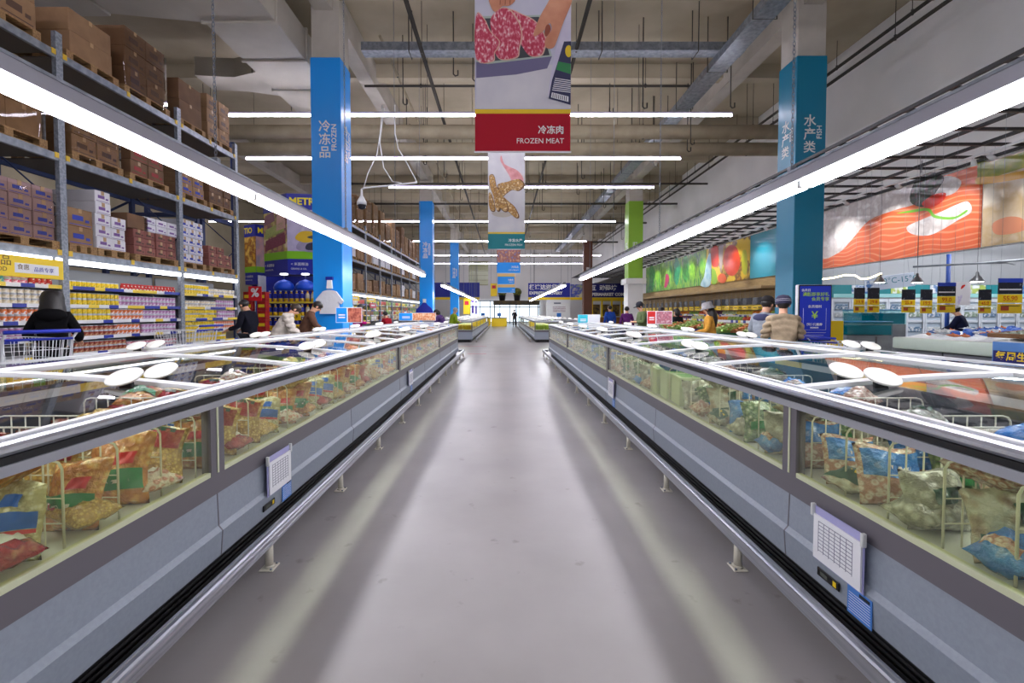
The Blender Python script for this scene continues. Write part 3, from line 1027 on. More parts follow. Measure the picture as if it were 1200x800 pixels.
TINS = {
    'corn': ('corn_tin', tin_mesh('corn_tin', 0.043, 0.105, (238, 204, 24), (196, 176, 40)), 'yellow tin'),
    'lilac': ('fish_tin', tin_mesh('fish_tin', 0.043, 0.095, (186, 130, 176), (206, 196, 214)), 'lilac tin'),
    'orange': ('bean_tin', tin_mesh('bean_tin', 0.043, 0.10, (224, 120, 60), (222, 214, 216)), 'orange and white tin'),
    'brown': ('meat_tin', tin_mesh('meat_tin', 0.045, 0.095, (150, 60, 40), (190, 150, 110)), 'reddish brown tin'),
    'cream': ('milk_tin', tin_mesh('milk_tin', 0.046, 0.075, (222, 206, 170), (236, 228, 210)), 'cream tin'),
    'pink': ('soup_tin', tin_mesh('soup_tin', 0.05, 0.07, (206, 60, 96), (236, 200, 210)), 'pink tin'),
    'teal': ('tea_tin', tin_mesh('tea_tin', 0.05, 0.16, (60, 150, 160), (196, 206, 110)), 'tall teal tin'),
    'jar': ('sauce_jar', jar_mesh('sauce_jar', 0.04, 0.13, (150, 84, 40), (40, 110, 60)), 'sauce jar with a green cap'),
    'redjar': ('chilli_jar', jar_mesh('chilli_jar', 0.04, 0.12, (176, 40, 36), (196, 40, 40)), 'red chilli jar'),
}


def row(kind, ya, yb, z, stack, shelf, bay, r=0.043, h=0.1):
    nm, me, what = TINS[kind]
    y = ya
    st = 2 * r + 0.006
    while y < yb:
        for k in range(stack):
            o = link(nm, me, None, (RX - 0.1, y + rnd.uniform(-.002, .002), z + k * (h + 0.001)))
            tag(o, '%s on the %s shelf, %s bay of the left rack' % (what, shelf, bay), 'tin' if 'jar' not in nm else 'jar', '%ss on the %s shelf, %s bay' % (what, shelf, bay))
        y += st


SH = {1.87: 'top', 1.57: 'second', 1.31: 'third', 1.04: 'fourth', 0.77: 'fifth'}
for z, runs in {
    1.87: [('teal', 6.2, 6.5, 1, .05, .16), ('pink', 6.52, 6.82, 2, .05, .07), ('redjar', 6.86, 7.15, 1, .04, .12)],
    1.57: [('cream', 5.9, 7.2, 3, .046, .075)],
    1.31: [('jar', 5.9, 6.4, 1, .04, .13), ('orange', 6.45, 7.2, 2, .043, .1)],
    1.04: [('lilac', 5.9, 6.9, 2, .043, .095)],
}.items():
    for kind, a, b, s, r, h in runs:
        row(kind, a, b, z, s, SH[z], 'near', r, h)
for z, runs in {
    1.87: [('corn', 7.42, 8.4, 1, .043, .105), ('redjar', 8.5, 9.85, 1, .04, .12)],
    1.57: [('corn', 7.42, 8.35, 2, .043, .105), ('lilac', 8.4, 9.85, 2, .043, .095)],
    1.31: [('corn', 7.42, 8.2, 2, .043, .105), ('orange', 8.25, 8.9, 2, .043, .1), ('lilac', 8.95, 9.85, 2, .043, .095)],
    1.04: [('brown', 7.42, 8.3, 2, .045, .095), ('orange', 8.35, 8.9, 2, .043, .1), ('lilac', 8.95, 9.85, 2, .043, .095)],
    0.77: [('brown', 7.42, 8.5, 2, .045, .095), ('pink', 8.6, 9.85, 2, .05, .07)],
}.items():
    for kind, a, b, s, r, h in runs:
        row(kind, a, b, z, s, SH[z], 'middle', r, h)
for z, runs in {
    1.87: [('corn', 10.07, 10.9, 2, .043, .105), ('cream', 10.95, 11.95, 2, .046, .075)],
    1.57: [('cream', 10.07, 11.2, 2, .046, .075), ('lilac', 11.25, 11.95, 2, .043, .095)],
    1.31: [('corn', 10.07, 11.2, 2, .043, .105), ('lilac', 11.3, 11.95, 2, .043, .095)],
    1.04: [('corn', 10.07, 11.1, 2, .043, .105), ('orange', 11.15, 11.95, 2, .043, .1)],
    0.77: [('corn', 10.07, 11.6, 2, .043, .105)],
}.items():
    for kind, a, b, s, r, h in runs:
        row(kind, a, b, z, s, SH[z], 'far', r, h)

# distant rack: bigger packets on the lower shelves
PK = []
for i, c in enumerate([(214, 190, 60), (190, 60, 50), (120, 150, 70), (200, 160, 110), (226, 222, 214), (150, 96, 60)]):
    b = MB().rbox(-0.2, 0, -0.11, 0.11, 0, 0.2, 0.015, 2)
    PK.append((('yellow', 'red', 'green', 'tan', 'white', 'brown')[i], b.mesh('packet', mat('packet_%d' % i, c, 0.45, col2=tuple(int(x * 0.7) for x in c), scale=9, lo=.5, hi=.58))))
for z in (1.04, 1.31, 1.57, 1.87):
    y = 20.75
    while y < 37:
        cn, me = PK[rnd.randrange(6)]
        run = rnd.randint(2, 4)
        for k in range(run):
            if min(abs(y - q) for q in ROW2) > 0.16:
                o = link('packet', me, None, (RX - 0.08, y, z))
                tag(o, '%s packet among the goods on the %s shelf of the distant rack' % (cn, SH[z]), 'packet', '%s packets on the %s shelf of the distant rack' % (cn, SH[z]))
            y += 0.25
        y += 0.05
# hanging yellow and red boards above the distant rack shelves
for i, (ya, c, nm) in enumerate([(21.3, YEL, 'yellow'), (23.9, YEL, 'yellow'), (27.1, GREEN, 'green'), (24.2, RED, 'red')]):
    zz = (2.12, 2.12, 1.75, 1.82)[i]
    o = thing('shelf_sign', '%s shelf board hanging in front of the distant rack, %s' % (nm, ('nearest', 'second along', 'narrow upright', 'below a yellow one')[i]), 'sign', (RX + 0.07, ya, zz))
    w_ = (0.6, 0.8, 0.16, 0.6)[i]
    hh = (0.12, 0.12, 0.35, 0.13)[i]
    MB().rbox(-0.008, 0.008, -w_, w_, -hh, hh, 0.003, 1).build('board', c, o)
    MB().box(0.008, 0.011, -w_ * 0.6, w_ * 0.5, -hh * 0.2, hh * 0.3).build('printing', PAPER, o)
    MB().box(-0.05, 0.0, -0.01, 0.01, hh, hh + 0.05).build('hook', GALV, o)
# ---------------------------------------------------------------- frozen goods in the islands
def pillow(w, h, t, seed, sub=13):
    """A filled plastic bag standing on its bottom edge: crimped top seam, bulging front and back."""
    rr = random.Random(seed)
    ph = [rr.uniform(0, 6.28) for _ in range(6)]
    nu, nv = sub, sub + 3

    def sh(a, b, side):
        x = (a - 0.5) * w
        z = b * h
        e = (math.sin(math.pi * a) ** 0.55) * (math.sin(math.pi * min(1, b * 0.98 + 0.0)) ** 0.5 if 0 < b < 1 else 0.0)
        n = 0.12 * math.sin(9 * a + ph[0] + 5 * b) + 0.12 * math.sin(11 * b + ph[1] - 4 * a) + 0.10 * math.sin(17 * a + 13 * b + ph[2]) + 0.08 * math.sin(27 * b - 21 * a + ph[3]) + 0.05 * math.sin(41 * a + 5 * b + ph[4])
        y = side * t / 2 * e * (1.0 - 0.35 * b) * (1 + n)
        x *= 1 - 0.10 * math.sin(math.pi * b) + 0.04 * math.sin(7 * b + ph[3])
        z += 0.012 * math.sin(6 * a + ph[4]) * b
        y += 0.02 * b * b * math.sin(3 * a + ph[5])
        return Vector((x, y, z))
    return sh, nu, nv


def bag_mesh(name, w, h, t, seed, body, bands):
    """bands: list of (b0, b1, a0, a1, material, part name) printed panels on the front and back."""
    sh, nu, nv = pillow(w, h, t * 1.55, seed)
    mb = MB()
    for side in (-1, 1):
        mb.grid(nu, nv, lambda a, b: tuple(sh(a, b, side)))
    base = mb.mesh(name, body)
    parts = []
    for b0, b1, a0, a1, m, pn in bands:
        q = MB()
        for side in (-1, 1):
            def fn(a, b):
                p = sh(a0 + (a1 - a0) * a, b0 + (b1 - b0) * b, side)
                return (p.x, p.y + side * 0.008, p.z)
            q.grid(11, 8, fn)
            break
        parts.append((pn, q.mesh(pn, m)))
    return base, parts


def film_mat(name, cols, scale, tex='voronoi', lo=0.1, hi=0.6):
    return mat(name, cols[0], 0.25, spec=0.6, col2=cols[1:], scale=scale * 1.7, lo=lo, hi=hi, bump=1.0, bscale=34, coat=0.8, tex=tex)


bm_chick = film_mat('chicken_bag', [(244, 214, 150), (230, 172, 90), (196, 124, 60)], 16)
bm_pasta = film_mat('pasta_bag', [(240, 216, 146), (224, 186, 96), (186, 146, 76)], 34)
bm_pea = film_mat('cauliflower_bag', [(238, 234, 210), (220, 212, 172), (184, 174, 124)], 30)
bm_dump = film_mat('dumpling_bag', [(230, 216, 206), (212, 170, 150), (180, 96, 80)], 12)
bm_red = film_mat('red_bag', [(186, 40, 44), (150, 24, 34), (216, 150, 110)], 6, 'noise', 0.35, 0.75)
bm_meat = film_mat('meat_pack', [(222, 170, 150), (200, 124, 106), (236, 220, 206)], 14)
bm_mush = film_mat('mushroom_bag', [(120, 90, 70), (176, 160, 138), (206, 204, 188)], 9)
bm_shri = film_mat('shrimp_bag', [(206, 170, 150), (226, 210, 194), (180, 130, 110)], 20)
bm_blue = film_mat('blue_bag', [(40, 118, 206), (60, 140, 222), (200, 214, 226)], 6, 'noise', 0.4, 0.8)
bm_grn = film_mat('green_veg_bag', [(206, 210, 190), (120, 150, 96), (70, 104, 66)], 18)
bm_ice = film_mat('frosted_bag', [(214, 216, 206), (190, 192, 178), (150, 150, 136)], 12)
pr_green = mat('print_green', (22, 130, 66), 0.35)
pr_dgreen = mat('print_dark_green', (14, 74, 50), 0.35)
pr_blue = mat('print_blue', (26, 100, 200), 0.35)
pr_red = mat('print_red', (206, 40, 36), 0.35)
pr_white = mat('print_white', (232, 230, 226), 0.35)

KB = {
    'chicken': ('golden chicken bag with green band', bag_mesh('frozen_food_bag', .26, .30, .11, 1, bm_chick, [(.22, .5, .03, .97, pr_green, 'label_band'), (.56, .72, .55, .85, pr_red, 'emblem'), (.31, .36, .2, .8, pr_white, 'printed_line')])),
    'pasta': ('yellow fries bag with red top', bag_mesh('frozen_food_bag', .25, .31, .11, 2, bm_pasta, [(.62, .95, .05, .95, bm_red, 'red_panel'), (.9, .97, .3, .8, pr_dgreen, 'green_strip')])),
    'pea': ('dumpling bag with blue and red bands', bag_mesh('frozen_food_bag', .27, .28, .12, 3, bm_pea, [(.44, .66, .02, .98, pr_blue, 'blue_band'), (.38, .43, .02, .98, pr_red, 'red_band'), (.72, .86, .55, .8, pr_blue, 'emblem')])),
    'dump': ('pale bag with red emblem', bag_mesh('frozen_food_bag', .26, .29, .11, 4, bm_dump, [(.42, .68, .25, .8, pr_red, 'emblem'), (.5, .6, .35, .7, pr_white, 'printed_line'), (.14, .24, .4, .66, pr_red, 'red_patch')])),
    'red': ('glossy red bag', bag_mesh('frozen_food_bag', .25, .28, .1, 5, bm_red, [(.3, .5, .15, .85, pr_white, 'label_band')])),
    'meat': ('pinkish pack of sliced meat', bag_mesh('frozen_food_bag', .25, .22, .09, 6, bm_meat, [(.5, .7, .2, .6, pr_white, 'label')])),
    'mush': ('brown mushroom bag with dark green label', bag_mesh('vegetable_bag', .27, .29, .11, 7, bm_mush, [(.04, .40, .04, .96, pr_dgreen, 'label_panel'), (.55, .8, .5, .74, pr_dgreen, 'leaf_print'), (.24, .29, .55, .88, YEL, 'printed_line')])),
    'shrimp': ('shrimp bag with blue top panel', bag_mesh('seafood_bag', .27, .27, .12, 8, bm_shri, [(.5, .92, .05, .95, bm_blue, 'blue_panel'), (.64, .7, .4, .8, pr_white, 'printed_line')])),
    'blue': ('rounded blue bag of seafood', bag_mesh('seafood_bag', .24, .25, .13, 9, bm_blue, [(.1, .34, .2, .8, bm_shri, 'window_panel')])),
    'greens': ('clear bag of green vegetables', bag_mesh('vegetable_bag', .26, .28, .11, 10, bm_grn, [(.3, .48, .1, .9, pr_green, 'label_band')])),
    'ice': ('frosted bag of pale pieces', bag_mesh('seafood_bag', .27, .26, .12, 11, bm_ice, [(.45, .7, .3, .7, pr_dgreen, 'label')])),
}


def put_bag(kind, x, y, z, rx, rz, where, s=1.0):
    what, (base, parts) = KB[kind]
    o = link(base.name.split('.')[0], base, None, (x, y, z), (rx, 0, rz))
    o.scale = (s, s, s)
    tag(o, '%s %s' % (what, where), 'bag of food', '%s %s' % (what, where))
    for pn, me in parts:
        link(pn, me, o)


def where_for(side, y, x, back):
    pane = 'first' if y < 2.38 else 'second' if y < 6.59 else 'third' if y < 10.8 else 'fourth'
    return 'behind the %s pane, %s freezer' % (pane, side) if not back else 'in the outer half, %s freezer, %s section' % (side, pane)


def divider_mesh(n=7, w=1.0, h=0.315):
    m = MB()
    m.path([(w, 0, 0.0), (w, 0, h - 0.03), (w - 0.012, 0, h - 0.008), (w - 0.04, 0, h), (0.04, 0, h), (0.012, 0, h - 0.008), (0, 0, h - 0.03), (0, 0, 0)], 0.0045, 6)
    for k in range(1, n + 1):
        x = w * k / (n + 1)
        m.path([(x, 0.004, 0), (x, 0.004, h)], 0.0034, 5)
    for zz in (0.09, 0.18):
        m.path([(0, -0.003, zz), (w, -0.003, zz)], 0.0025, 5)
    return m.mesh('wire_divider', WIRE)


DIV = divider_mesh(13)
for side, s in (('left', -1), ('right', 1)):
    seq = {'left': ['dump', 'pea', 'chicken', 'pasta', 'chicken', 'red', 'pasta', 'meat', 'pea', 'chicken'],
           'right': ['mush', 'ice', 'shrimp', 'blue', 'shrimp', 'ice', 'greens', 'blue', 'mush', 'greens']}[side]
    y = 0.67
    k = 7
    while y < 14.8:
        near = y < 2.4
        step = 0.23 if near else (0.25 if y < 7 else 0.36)
        where = where_for(side, y, 0, False)
        if min(abs(y - q) for q in (2.37, 6.58, 10.79)) > 0.07:
          if near or k % 2 == 0:
            wv = link('wire_divider', DIV, None, (s * 1.56 if s > 0 else -2.56, y, 0.613))
            tag(wv, 'cream wire divider between bags ' + where, 'wire divider', 'wire dividers ' + where)
          if True:
            for ri, xr in enumerate((1.70, 2.02, 2.34)):
                if y > 9 and ri == 2:
                    continue
                kind = seq[(k + ri * 3 + rnd.randrange(2)) % len(seq)]
                sc = rnd.uniform(0.84, 1.0)
                if side == 'right' and 3.9 < y < 4.9 and ri == 0:
                    continue
                put_bag(kind, s * (xr - .02 + rnd.uniform(-.01, .01)), y + 0.125, 0.615, R(-rnd.uniform(10, 22)), R(rnd.uniform(-8, 8)) - s * R(10), where, sc)
        y += step
        k += 1
    # outer half, seen only through the lids
    y = 1.8
    while y < 14.6:
        where = where_for(side, y, 0, True)
        for xr in (3.05, 3.5):
            put_bag(seq[rnd.randrange(len(seq))], s * xr, y, 0.66, R(-70), R(rnd.uniform(-20, 20)), where, 1.25)
        y += 0.42

# loose bags lying on top of the stacks behind the first two panes
tops = {'left': ['chicken', 'red', 'pasta', 'meat'], 'right': ['shrimp', 'blue', 'ice', 'mush']}
for side, s in (('left', -1), ('right', 1)):
    for i in range(40):
        y = 1.45 + i * 0.33
        where = 'on top %s' % where_for(side, y, 0, False)
        put_bag(tops[side][i % 4], s * (1.74 + 0.26 * (i * 2 % 3)), y, 0.90, R(-84), R(rnd.uniform(-35, 35)), where, 0.82)

# bags lying flat along the bottom of the glass
for side, s in (('left', -1), ('right', 1)):
    for i in range(40):
        y = 1.40 + i * 0.32
        if min(abs(y - q) for q in (2.37, 6.58, 10.79)) < 0.1 or (side == 'right' and 3.9 < y < 4.9):
            continue
        where = 'lying flat %s' % where_for(side, y, 0, False)
        put_bag(tops[side][(i + 1) % 4], s * 1.535, y, 0.67, R(-82), -s * R(80 + rnd.uniform(-12, 12)), where, 0.72)

# pale green cartons on the right, behind the second pane
cm = MB().rbox(-0.19, 0.19, -0.14, 0.14, 0, 0.26, 0.006, 1).mesh('food_carton', mat('pale_green_carton', (206, 218, 188), 0.55))
pm = MB()
for c in range(3):
    for r_ in range(3):
        for q in range(3):
            x = -0.15 + c * 0.115 + q * 0.028
            pm.box(x, x + 0.02, -0.1415, -0.14, 0.05 + r_ * 0.07, 0.075 + r_ * 0.07)
pmm = pm.mesh('printing', mat('print_grey_green', (84, 100, 84), 0.5))
tp = MB().rbox(-0.16, 0.16, -0.11, 0.11, 0.26, 0.262, 0.001, 1).mesh('lid_print', mat('print_leaf_green', (110, 170, 90), 0.5))
for i in range(3):
    o = link('food_carton', cm, None, (1.76 + 0.0, 4.12 + i * 0.31, 0.615), (0, 0, R(-6)))
    tag(o, 'pale green printed carton, %s behind the second pane of the right freezer' % ('nearest', 'middle one', 'farthest')[i], 'box', 'pale green cartons')
    link('printing', pmm, o); link('lid_print', tp, o)

# distant islands: yellow and green packs heaped under the glass
hm = {'yellow': mat('distant_yellow_pack', (226, 200, 40), 0.4, col2=(190, 150, 40), scale=6), 'green': mat('distant_green_pack', (170, 196, 40), 0.4, col2=(120, 150, 40), scale=6),
      'white': mat('distant_white_pack', (216, 216, 212), 0.4, col2=(180, 184, 186), scale=6)}
pk = {c: MB().rbox(-.2, .2, -.13, .13, 0, .22, .03, 2).mesh('frozen_pack', m) for c, m in hm.items()}
for s, side in ((-1, 'left'), (1, 'right')):
    for i in range(26):
        for j, xr in enumerate((1.78, 2.22)):
            c = ('yellow', 'white', 'green', 'white')[(i + j) % 4] if i > 2 else ('green' if s > 0 else 'yellow')
            o = link('frozen_pack', pk[c], None, (s * xr, 22.35 + i * 0.6, 0.613))
            tag(o, '%s pack in the distant %s freezer beyond the cross aisle' % (c, side), 'pack', '%s packs in the distant %s freezer' % (c, side))

# cards on sticks clipped to the islands
def card(label, x, y, zc, w, h, left_m, right_m, split=0.35, words=None):
    t = thing('price_card', label, 'sign card', (x, y, 1.115))
    zc -= 1.115
    MB().tube((0, 0.012, 0), (0, 0.012, zc + h / 2), 0.006, 6).build('stick', GALV, t)
    MB().rbox(-0.05, 0.05, -0.03, 0.05, 0.0, 0.03, 0.006, 1).build('clip_base', WHITE, t)
    MB().rbox(-w / 2, w / 2, -0.006, 0.004, zc - h / 2, zc + h / 2, 0.002, 1).build('board', PAPER, t)
    a = -w / 2 + w * split
    MB().box(-w / 2 + .01, a, -0.0085, -0.006, zc - h / 2 + .01, zc + h / 2 - .01).build('coloured_panel', left_m, t)
    MB().box(a + .02, w / 2 - .01, -0.0085, -0.006, zc - h / 2 + .01, zc + h / 2 - .01).build('picture_panel', right_m, t)
    for k in range(2):
        MB().box(-w / 2 + w * split * .25, a - w * split * .15, -0.0105, -0.0085, zc - .01 - k * h * .16, zc + h * .05 - k * h * .16).build('printed_line', PAPER, t)
    return t


pic_meat = mat('picture_meat', (206, 120, 96), 0.4, col2=(150, 66, 52), scale=22, lo=.4, hi=.6)
pic_pink = mat('picture_slices', (216, 150, 160), 0.4, col2=[(170, 90, 110), (236, 214, 214)], scale=16, lo=.35, hi=.7)
pic_orange = mat('picture_shrimp', (240, 200, 160), 0.4, col2=(214, 120, 70), scale=18, lo=.4, hi=.6)
p = P(409, 369, 8.0)
card('sky blue card with a meat picture on a stick on the left freezer', p.x, 8.0, p.z, .46, .27, SKY, pic_meat, .42)
p = P(489, 371, 14.2)
card('long blue card with a shrimp picture at the far end of the left freezer', p.x, 14.2, p.z, 1.15, .24, SKY, pic_orange, .36)
p = P(773, 372, 8.6)
card('red card with a sliced meat picture on a stick on the right freezer', p.x, 8.6, p.z, .48, .25, pr_red, pic_pink, .33)
p = P(690, 374, 14.2)
card('turquoise and white card at the far end of the right freezer', p.x, 14.2, p.z, .7, .3, mat('turquoise_print', (40, 190, 214), .4), PAPER, .45)
# ---------------------------------------------------------------- hanging banners
def flat(parent, name, pts, m, e, axis='y', smooth=0, base=0.0):
    """A printed shape: an outline on a vertical board, e in front of it."""
    if smooth:
        pts = smooth_poly(pts, smooth)
    if axis == 'y':
        vs = [(p[0], base - e, p[1]) for p in pts]
    else:
        vs = [(base - e, p[0], p[1]) for p in pts]
    return MB().add(vs, [list(range(len(vs)))]).build(name, m, parent)


def banner(label, x, y, zb, w, h, band_m, band_h, strip_m, zh, en, pic_m):
    t = thing('hanging_banner', label, 'banner', (x, y, zb), group='banners over the aisle')
    MB().box(-w / 2, w / 2, -0.003, 0.003, 0, h).build('cloth', pic_m, t)
    MB().box(-w / 2, w / 2, -0.0045, -0.003, 0, band_h).build('title_band', band_m, t)
    if strip_m:
        MB().box(-w / 2, w / 2, -0.0045, -0.003, band_h, band_h + 0.055).build('colour_strip', strip_m, t)
    for z in (0.0, h):
        MB().path([(-w / 2 - 0.01, 0, z), (w / 2 + 0.01, 0, z)], 0.012, 8).build('edge_bar', WHITE_M, t)
    for sx in (-1, 1):
        MB().tube((sx * w * 0.42, 0, h), (sx * w * 0.42, 0, ZC - 0.75 - zb + 0.74), 0.004, 5).build('hanging_wire', GALV, t)
    text(zh, band_h * 0.23, WHITE, t, (w / 2 - 0.08, -0.006, band_h * 0.56), align='RIGHT', bold=0.002)
    text(en, band_h * 0.19, WHITE, t, (w / 2 - 0.08, -0.006, band_h * 0.28), align='RIGHT')
    return t


BY = 5.8
p = P(612.5, 178, BY)
b1 = banner('large frozen meat banner with a red title band, nearest of the row', p.x, BY, p.z, 1.2, 3.0, mat('banner_red', (172, 4, 34), 0.5, spec=.25), 0.475, mat('banner_yellow', (238, 198, 10), .45),
            '冷冻肉', 'FROZEN MEAT', mat('banner_lilac', (214, 212, 224), 0.5, col2=(198, 196, 216), scale=1.6))
k = 1.2 / 111.0


def q(px, py):        # detail crop of the banner: 7.27 times enlarged, origin at (550, 0)
    return ((550 + px / 7.27 - 612.5) * k, (178 - py / 7.27) * k)


steak = mat('print_marbled_meat', (196, 40, 74), 0.5, col2=[(206, 60, 90), (226, 130, 146), (250, 224, 226)], scale=38, detail=9, lo=.38, hi=.68, stretch=(1.0, 1, .55))
skin_p = mat('print_skin', (226, 160, 124), 0.5, col2=(206, 132, 98), scale=4)
fat = mat('print_fat', (226, 180, 160), 0.5)
flat(b1, 'printed_table', [q(62, 600), q(860, 560), q(860, 930), q(62, 930)], mat('print_table', (228, 224, 228), .5, col2=(214, 210, 218), scale=2), .0035)
flat(b1, 'printed_tray_shade', [q(62, 540), q(700, 500), q(660, 600), q(400, 650), q(62, 680)], mat('print_violet_grey', (112, 106, 142), .5), .004)
flat(b1, 'printed_tray', [q(62, 170), q(600, 160), q(700, 500), q(160, 565), q(62, 545)], mat('print_tray_rim', (176, 190, 180), .5), .0045)
flat(b1, 'printed_tray_inside', [q(62, 190), q(590, 175), q(680, 490), q(150, 545), q(62, 525)], mat('print_tray_dark', (58, 60, 66), .5), .005)
S3 = [(330, 120), (450, 160), (560, 220), (640, 350), (630, 440), (600, 490), (510, 492), (440, 400), (390, 250)]
S2 = [(185, 190), (260, 112), (340, 120), (420, 230), (440, 330), (420, 430), (400, 505), (265, 522), (210, 440), (190, 300)]
S1 = [(62, 165), (130, 200), (180, 300), (252, 375), (240, 430), (212, 470), (200, 538), (62, 520)]
for i, S in enumerate((S3, S2, S1)):
    c = (sum(a[0] for a in S) / len(S), sum(a[1] for a in S) / len(S))
    flat(b1, 'printed_steak_rim', [q(c[0] + (a - c[0]) * 1.04 + 6, c[1] + (b - c[1]) * 1.04) for a, b in S], fat, .0055 + i * .0012, smooth=4)
    flat(b1, 'printed_steak', [q(*a) for a in S], steak, .006 + i * .0012, smooth=4)
flat(b1, 'printed_hand', [q(*a) for a in [(858, -10), (720, -10), (640, 100), (590, 190), (545, 310), (560, 335), (630, 290), (678, 228), (694, 280), (650, 345), (638, 400), (660, 436), (712, 430), (745, 360), (795, 220), (858, 70)]], skin_p, .009, smooth=4)
flat(b1, 'printed_finger_gap', [q(*a) for a in [(650, 250), (676, 240), (688, 285), (652, 340), (636, 310)]], mat('print_skin_dark', (150, 70, 44), .5), .0095, smooth=4)
flat(b1, 'printed_hand', [q(*a) for a in [(150, -200), (160, 0), (185, 90), (215, 135), (250, 120), (285, 90), (340, 86), (385, 50), (396, 0), (380, -200)]], skin_p, .009, smooth=4)
for fx in (262, 305, 345):
    flat(b1, 'printed_finger_line', [q(fx, 20), q(fx + 7, 22), q(fx + 4, 78), q(fx - 2, 80)], mat('print_skin_dark', (0, 0, 0)), .0095)
flat(b1, 'printed_bag', [q(858, 75), q(798, 230), q(735, 430), q(690, 640), q(668, 830), q(858, 900)], mat('print_bag_lilac', (206, 198, 222), .5, col2=(222, 216, 232), scale=4), .0098)
flat(b1, 'printed_label', [q(800, 380), q(858, 378), q(858, 905), q(672, 850), q(700, 700), q(745, 560)], mat('print_navy', (44, 44, 84), .5), .0102)
flat(b1, 'printed_green_strip', [q(752, 545), q(858, 565), q(858, 650), q(735, 612)], pr_green, .0106)
flat(b1, 'printed_disc', [q(840 + 30 * math.cos(a), 460 + 50 * math.sin(a)) if 840 + 30 * math.cos(a) < 858 else q(858, 460 + 50 * math.sin(a)) for a in [i * .4 for i in range(16)]], YEL, .0106)
for i in range(7):
    flat(b1, 'printed_small_lines', [q(726 - i * 4, 680 + i * 16), q(856, 700 + i * 16), q(856, 707 + i * 16), q(725 - i * 4, 687 + i * 16)], PAPER, .0106)
flat(b1, 'printed_barcode', [q(700, 800), q(840, 835), q(840, 880), q(692, 842)], PAPER, .0108)
for i in range(8):
    flat(b1, 'printed_bar', [q(708 + i * 16, 806 + i * 4), q(714 + i * 16, 807 + i * 4), q(711 + i * 16, 843 + i * 4), q(705 + i * 16, 841 + i * 4)], INK, .0111)

BY2 = 14.9
p = P(593.5, 292, BY2)
b2 = banner('seafood banner with a teal title band behind the meat banner', p.x, BY2, p.z, 1.2, 3.25, mat('banner_teal', (10, 124, 132), .45), 0.50, mat('banner_gold', (220, 190, 50), .45), '冷冻水产', 'FROZEN FISH',
            mat('banner_pale', (214, 212, 212), .5, col2=(200, 198, 202), scale=2))


def q2(px, py):       # detail crop 4 times enlarged, origin at (470, 180)
    return ((470 + px / 4 - 593.5) * 1.2 / 43, (292 - 180 - py / 4) * 1.2 / 43)


gold = mat('print_golden_legs', (206, 160, 84), .5, col2=[(150, 104, 50), (234, 206, 150)], scale=12, lo=.35, hi=.65)
pink = mat('print_pink_fillet', (226, 160, 160), .5, col2=(206, 130, 130), scale=6)
for S in ([(470, 15), (482, 50), (505, 66), (545, 84), (572, 120), (566, 165), (530, 160), (508, 110), (490, 80), (466, 40)],):
    flat(b2, 'printed_fillet', [q2(*a) for a in S], pink, .006, smooth=4)
for S in ([(414, 112), (434, 108), (446, 160), (458, 220), (462, 262), (446, 262), (432, 200), (418, 160)], [(412, 190), (424, 196), (440, 262), (422, 268), (412, 240)],
          [(456, 150), (500, 136), (548, 124), (572, 150), (548, 176), (518, 172), (492, 190), (476, 200)], [(470, 200), (500, 224), (530, 252), (548, 292), (534, 300), (500, 270), (466, 240)],
          [(436, 150), (462, 178), (486, 220), (500, 262), (480, 270), (452, 230)]):
    cx_, cy_ = sum(a[0] for a in S) / len(S), sum(a[1] for a in S) / len(S)
    flat(b2, 'printed_shell_outline', [q2(cx_ + (a[0] - cx_) * 1.1 + 2, cy_ + (a[1] - cy_) * 1.06 + 2) for a in S], mat('print_shell_outline', (110, 74, 36), .5), .0062 + .0007 * len(b2.children), smooth=4)  # dark brown outline printed behind each shell shape
    flat(b2, 'printed_shellfish', [q2(*a) for a in S], gold, .0065 + .0007 * len(b2.children), smooth=4)
flat(b2, 'printed_ice', [q2(*a) for a in [(430, 275), (500, 280), (520, 290), (480, 300), (436, 292)]], mat('print_ice', (190, 182, 168), .5), .006, smooth=4)
for lab, y, w, u, vb, pm, zh, en in (('third banner down the aisle, blue band under a berry picture', 23.4, 1.2, 596, 320, mat('print_berries', (206, 160, 130), .5, col2=[(150, 90, 80), (120, 150, 200)], scale=7, lo=.35, hi=.7), '冷冻品', 'ICE CREAM'),
                                   ('fourth banner down the aisle, plain blue band', 32.5, 1.2, 593, 333, mat('print_sand', (226, 190, 130), .5), '冷藏品', 'DAIRY'),
                                   ('farthest small blue banner over the aisle', 46.0, 1.75, 593.5, 343, mat('print_sand', (0, 0, 0)), '冷饮', 'DRINKS')):
    p = P(u, vb, y)
    banner(lab, p.x, y, p.z, w, 3.0, SKY, 0.55, None if y < 30 else mat('banner_gold', (0, 0, 0)), zh, en, pm)

# ---------------------------------------------------------------- promotional tower with oil bottles
A, B, C_, D_ = P(310, 300, 16.8), P(337, 300, 16.0), P(402, 300, 16.3), P(402, 300, 17.4)
tw = thing('promotion_tower', 'blue and yellow wraparound shop tower with food pictures, left of the blue column', 'display', (B.x, B.y, 0))


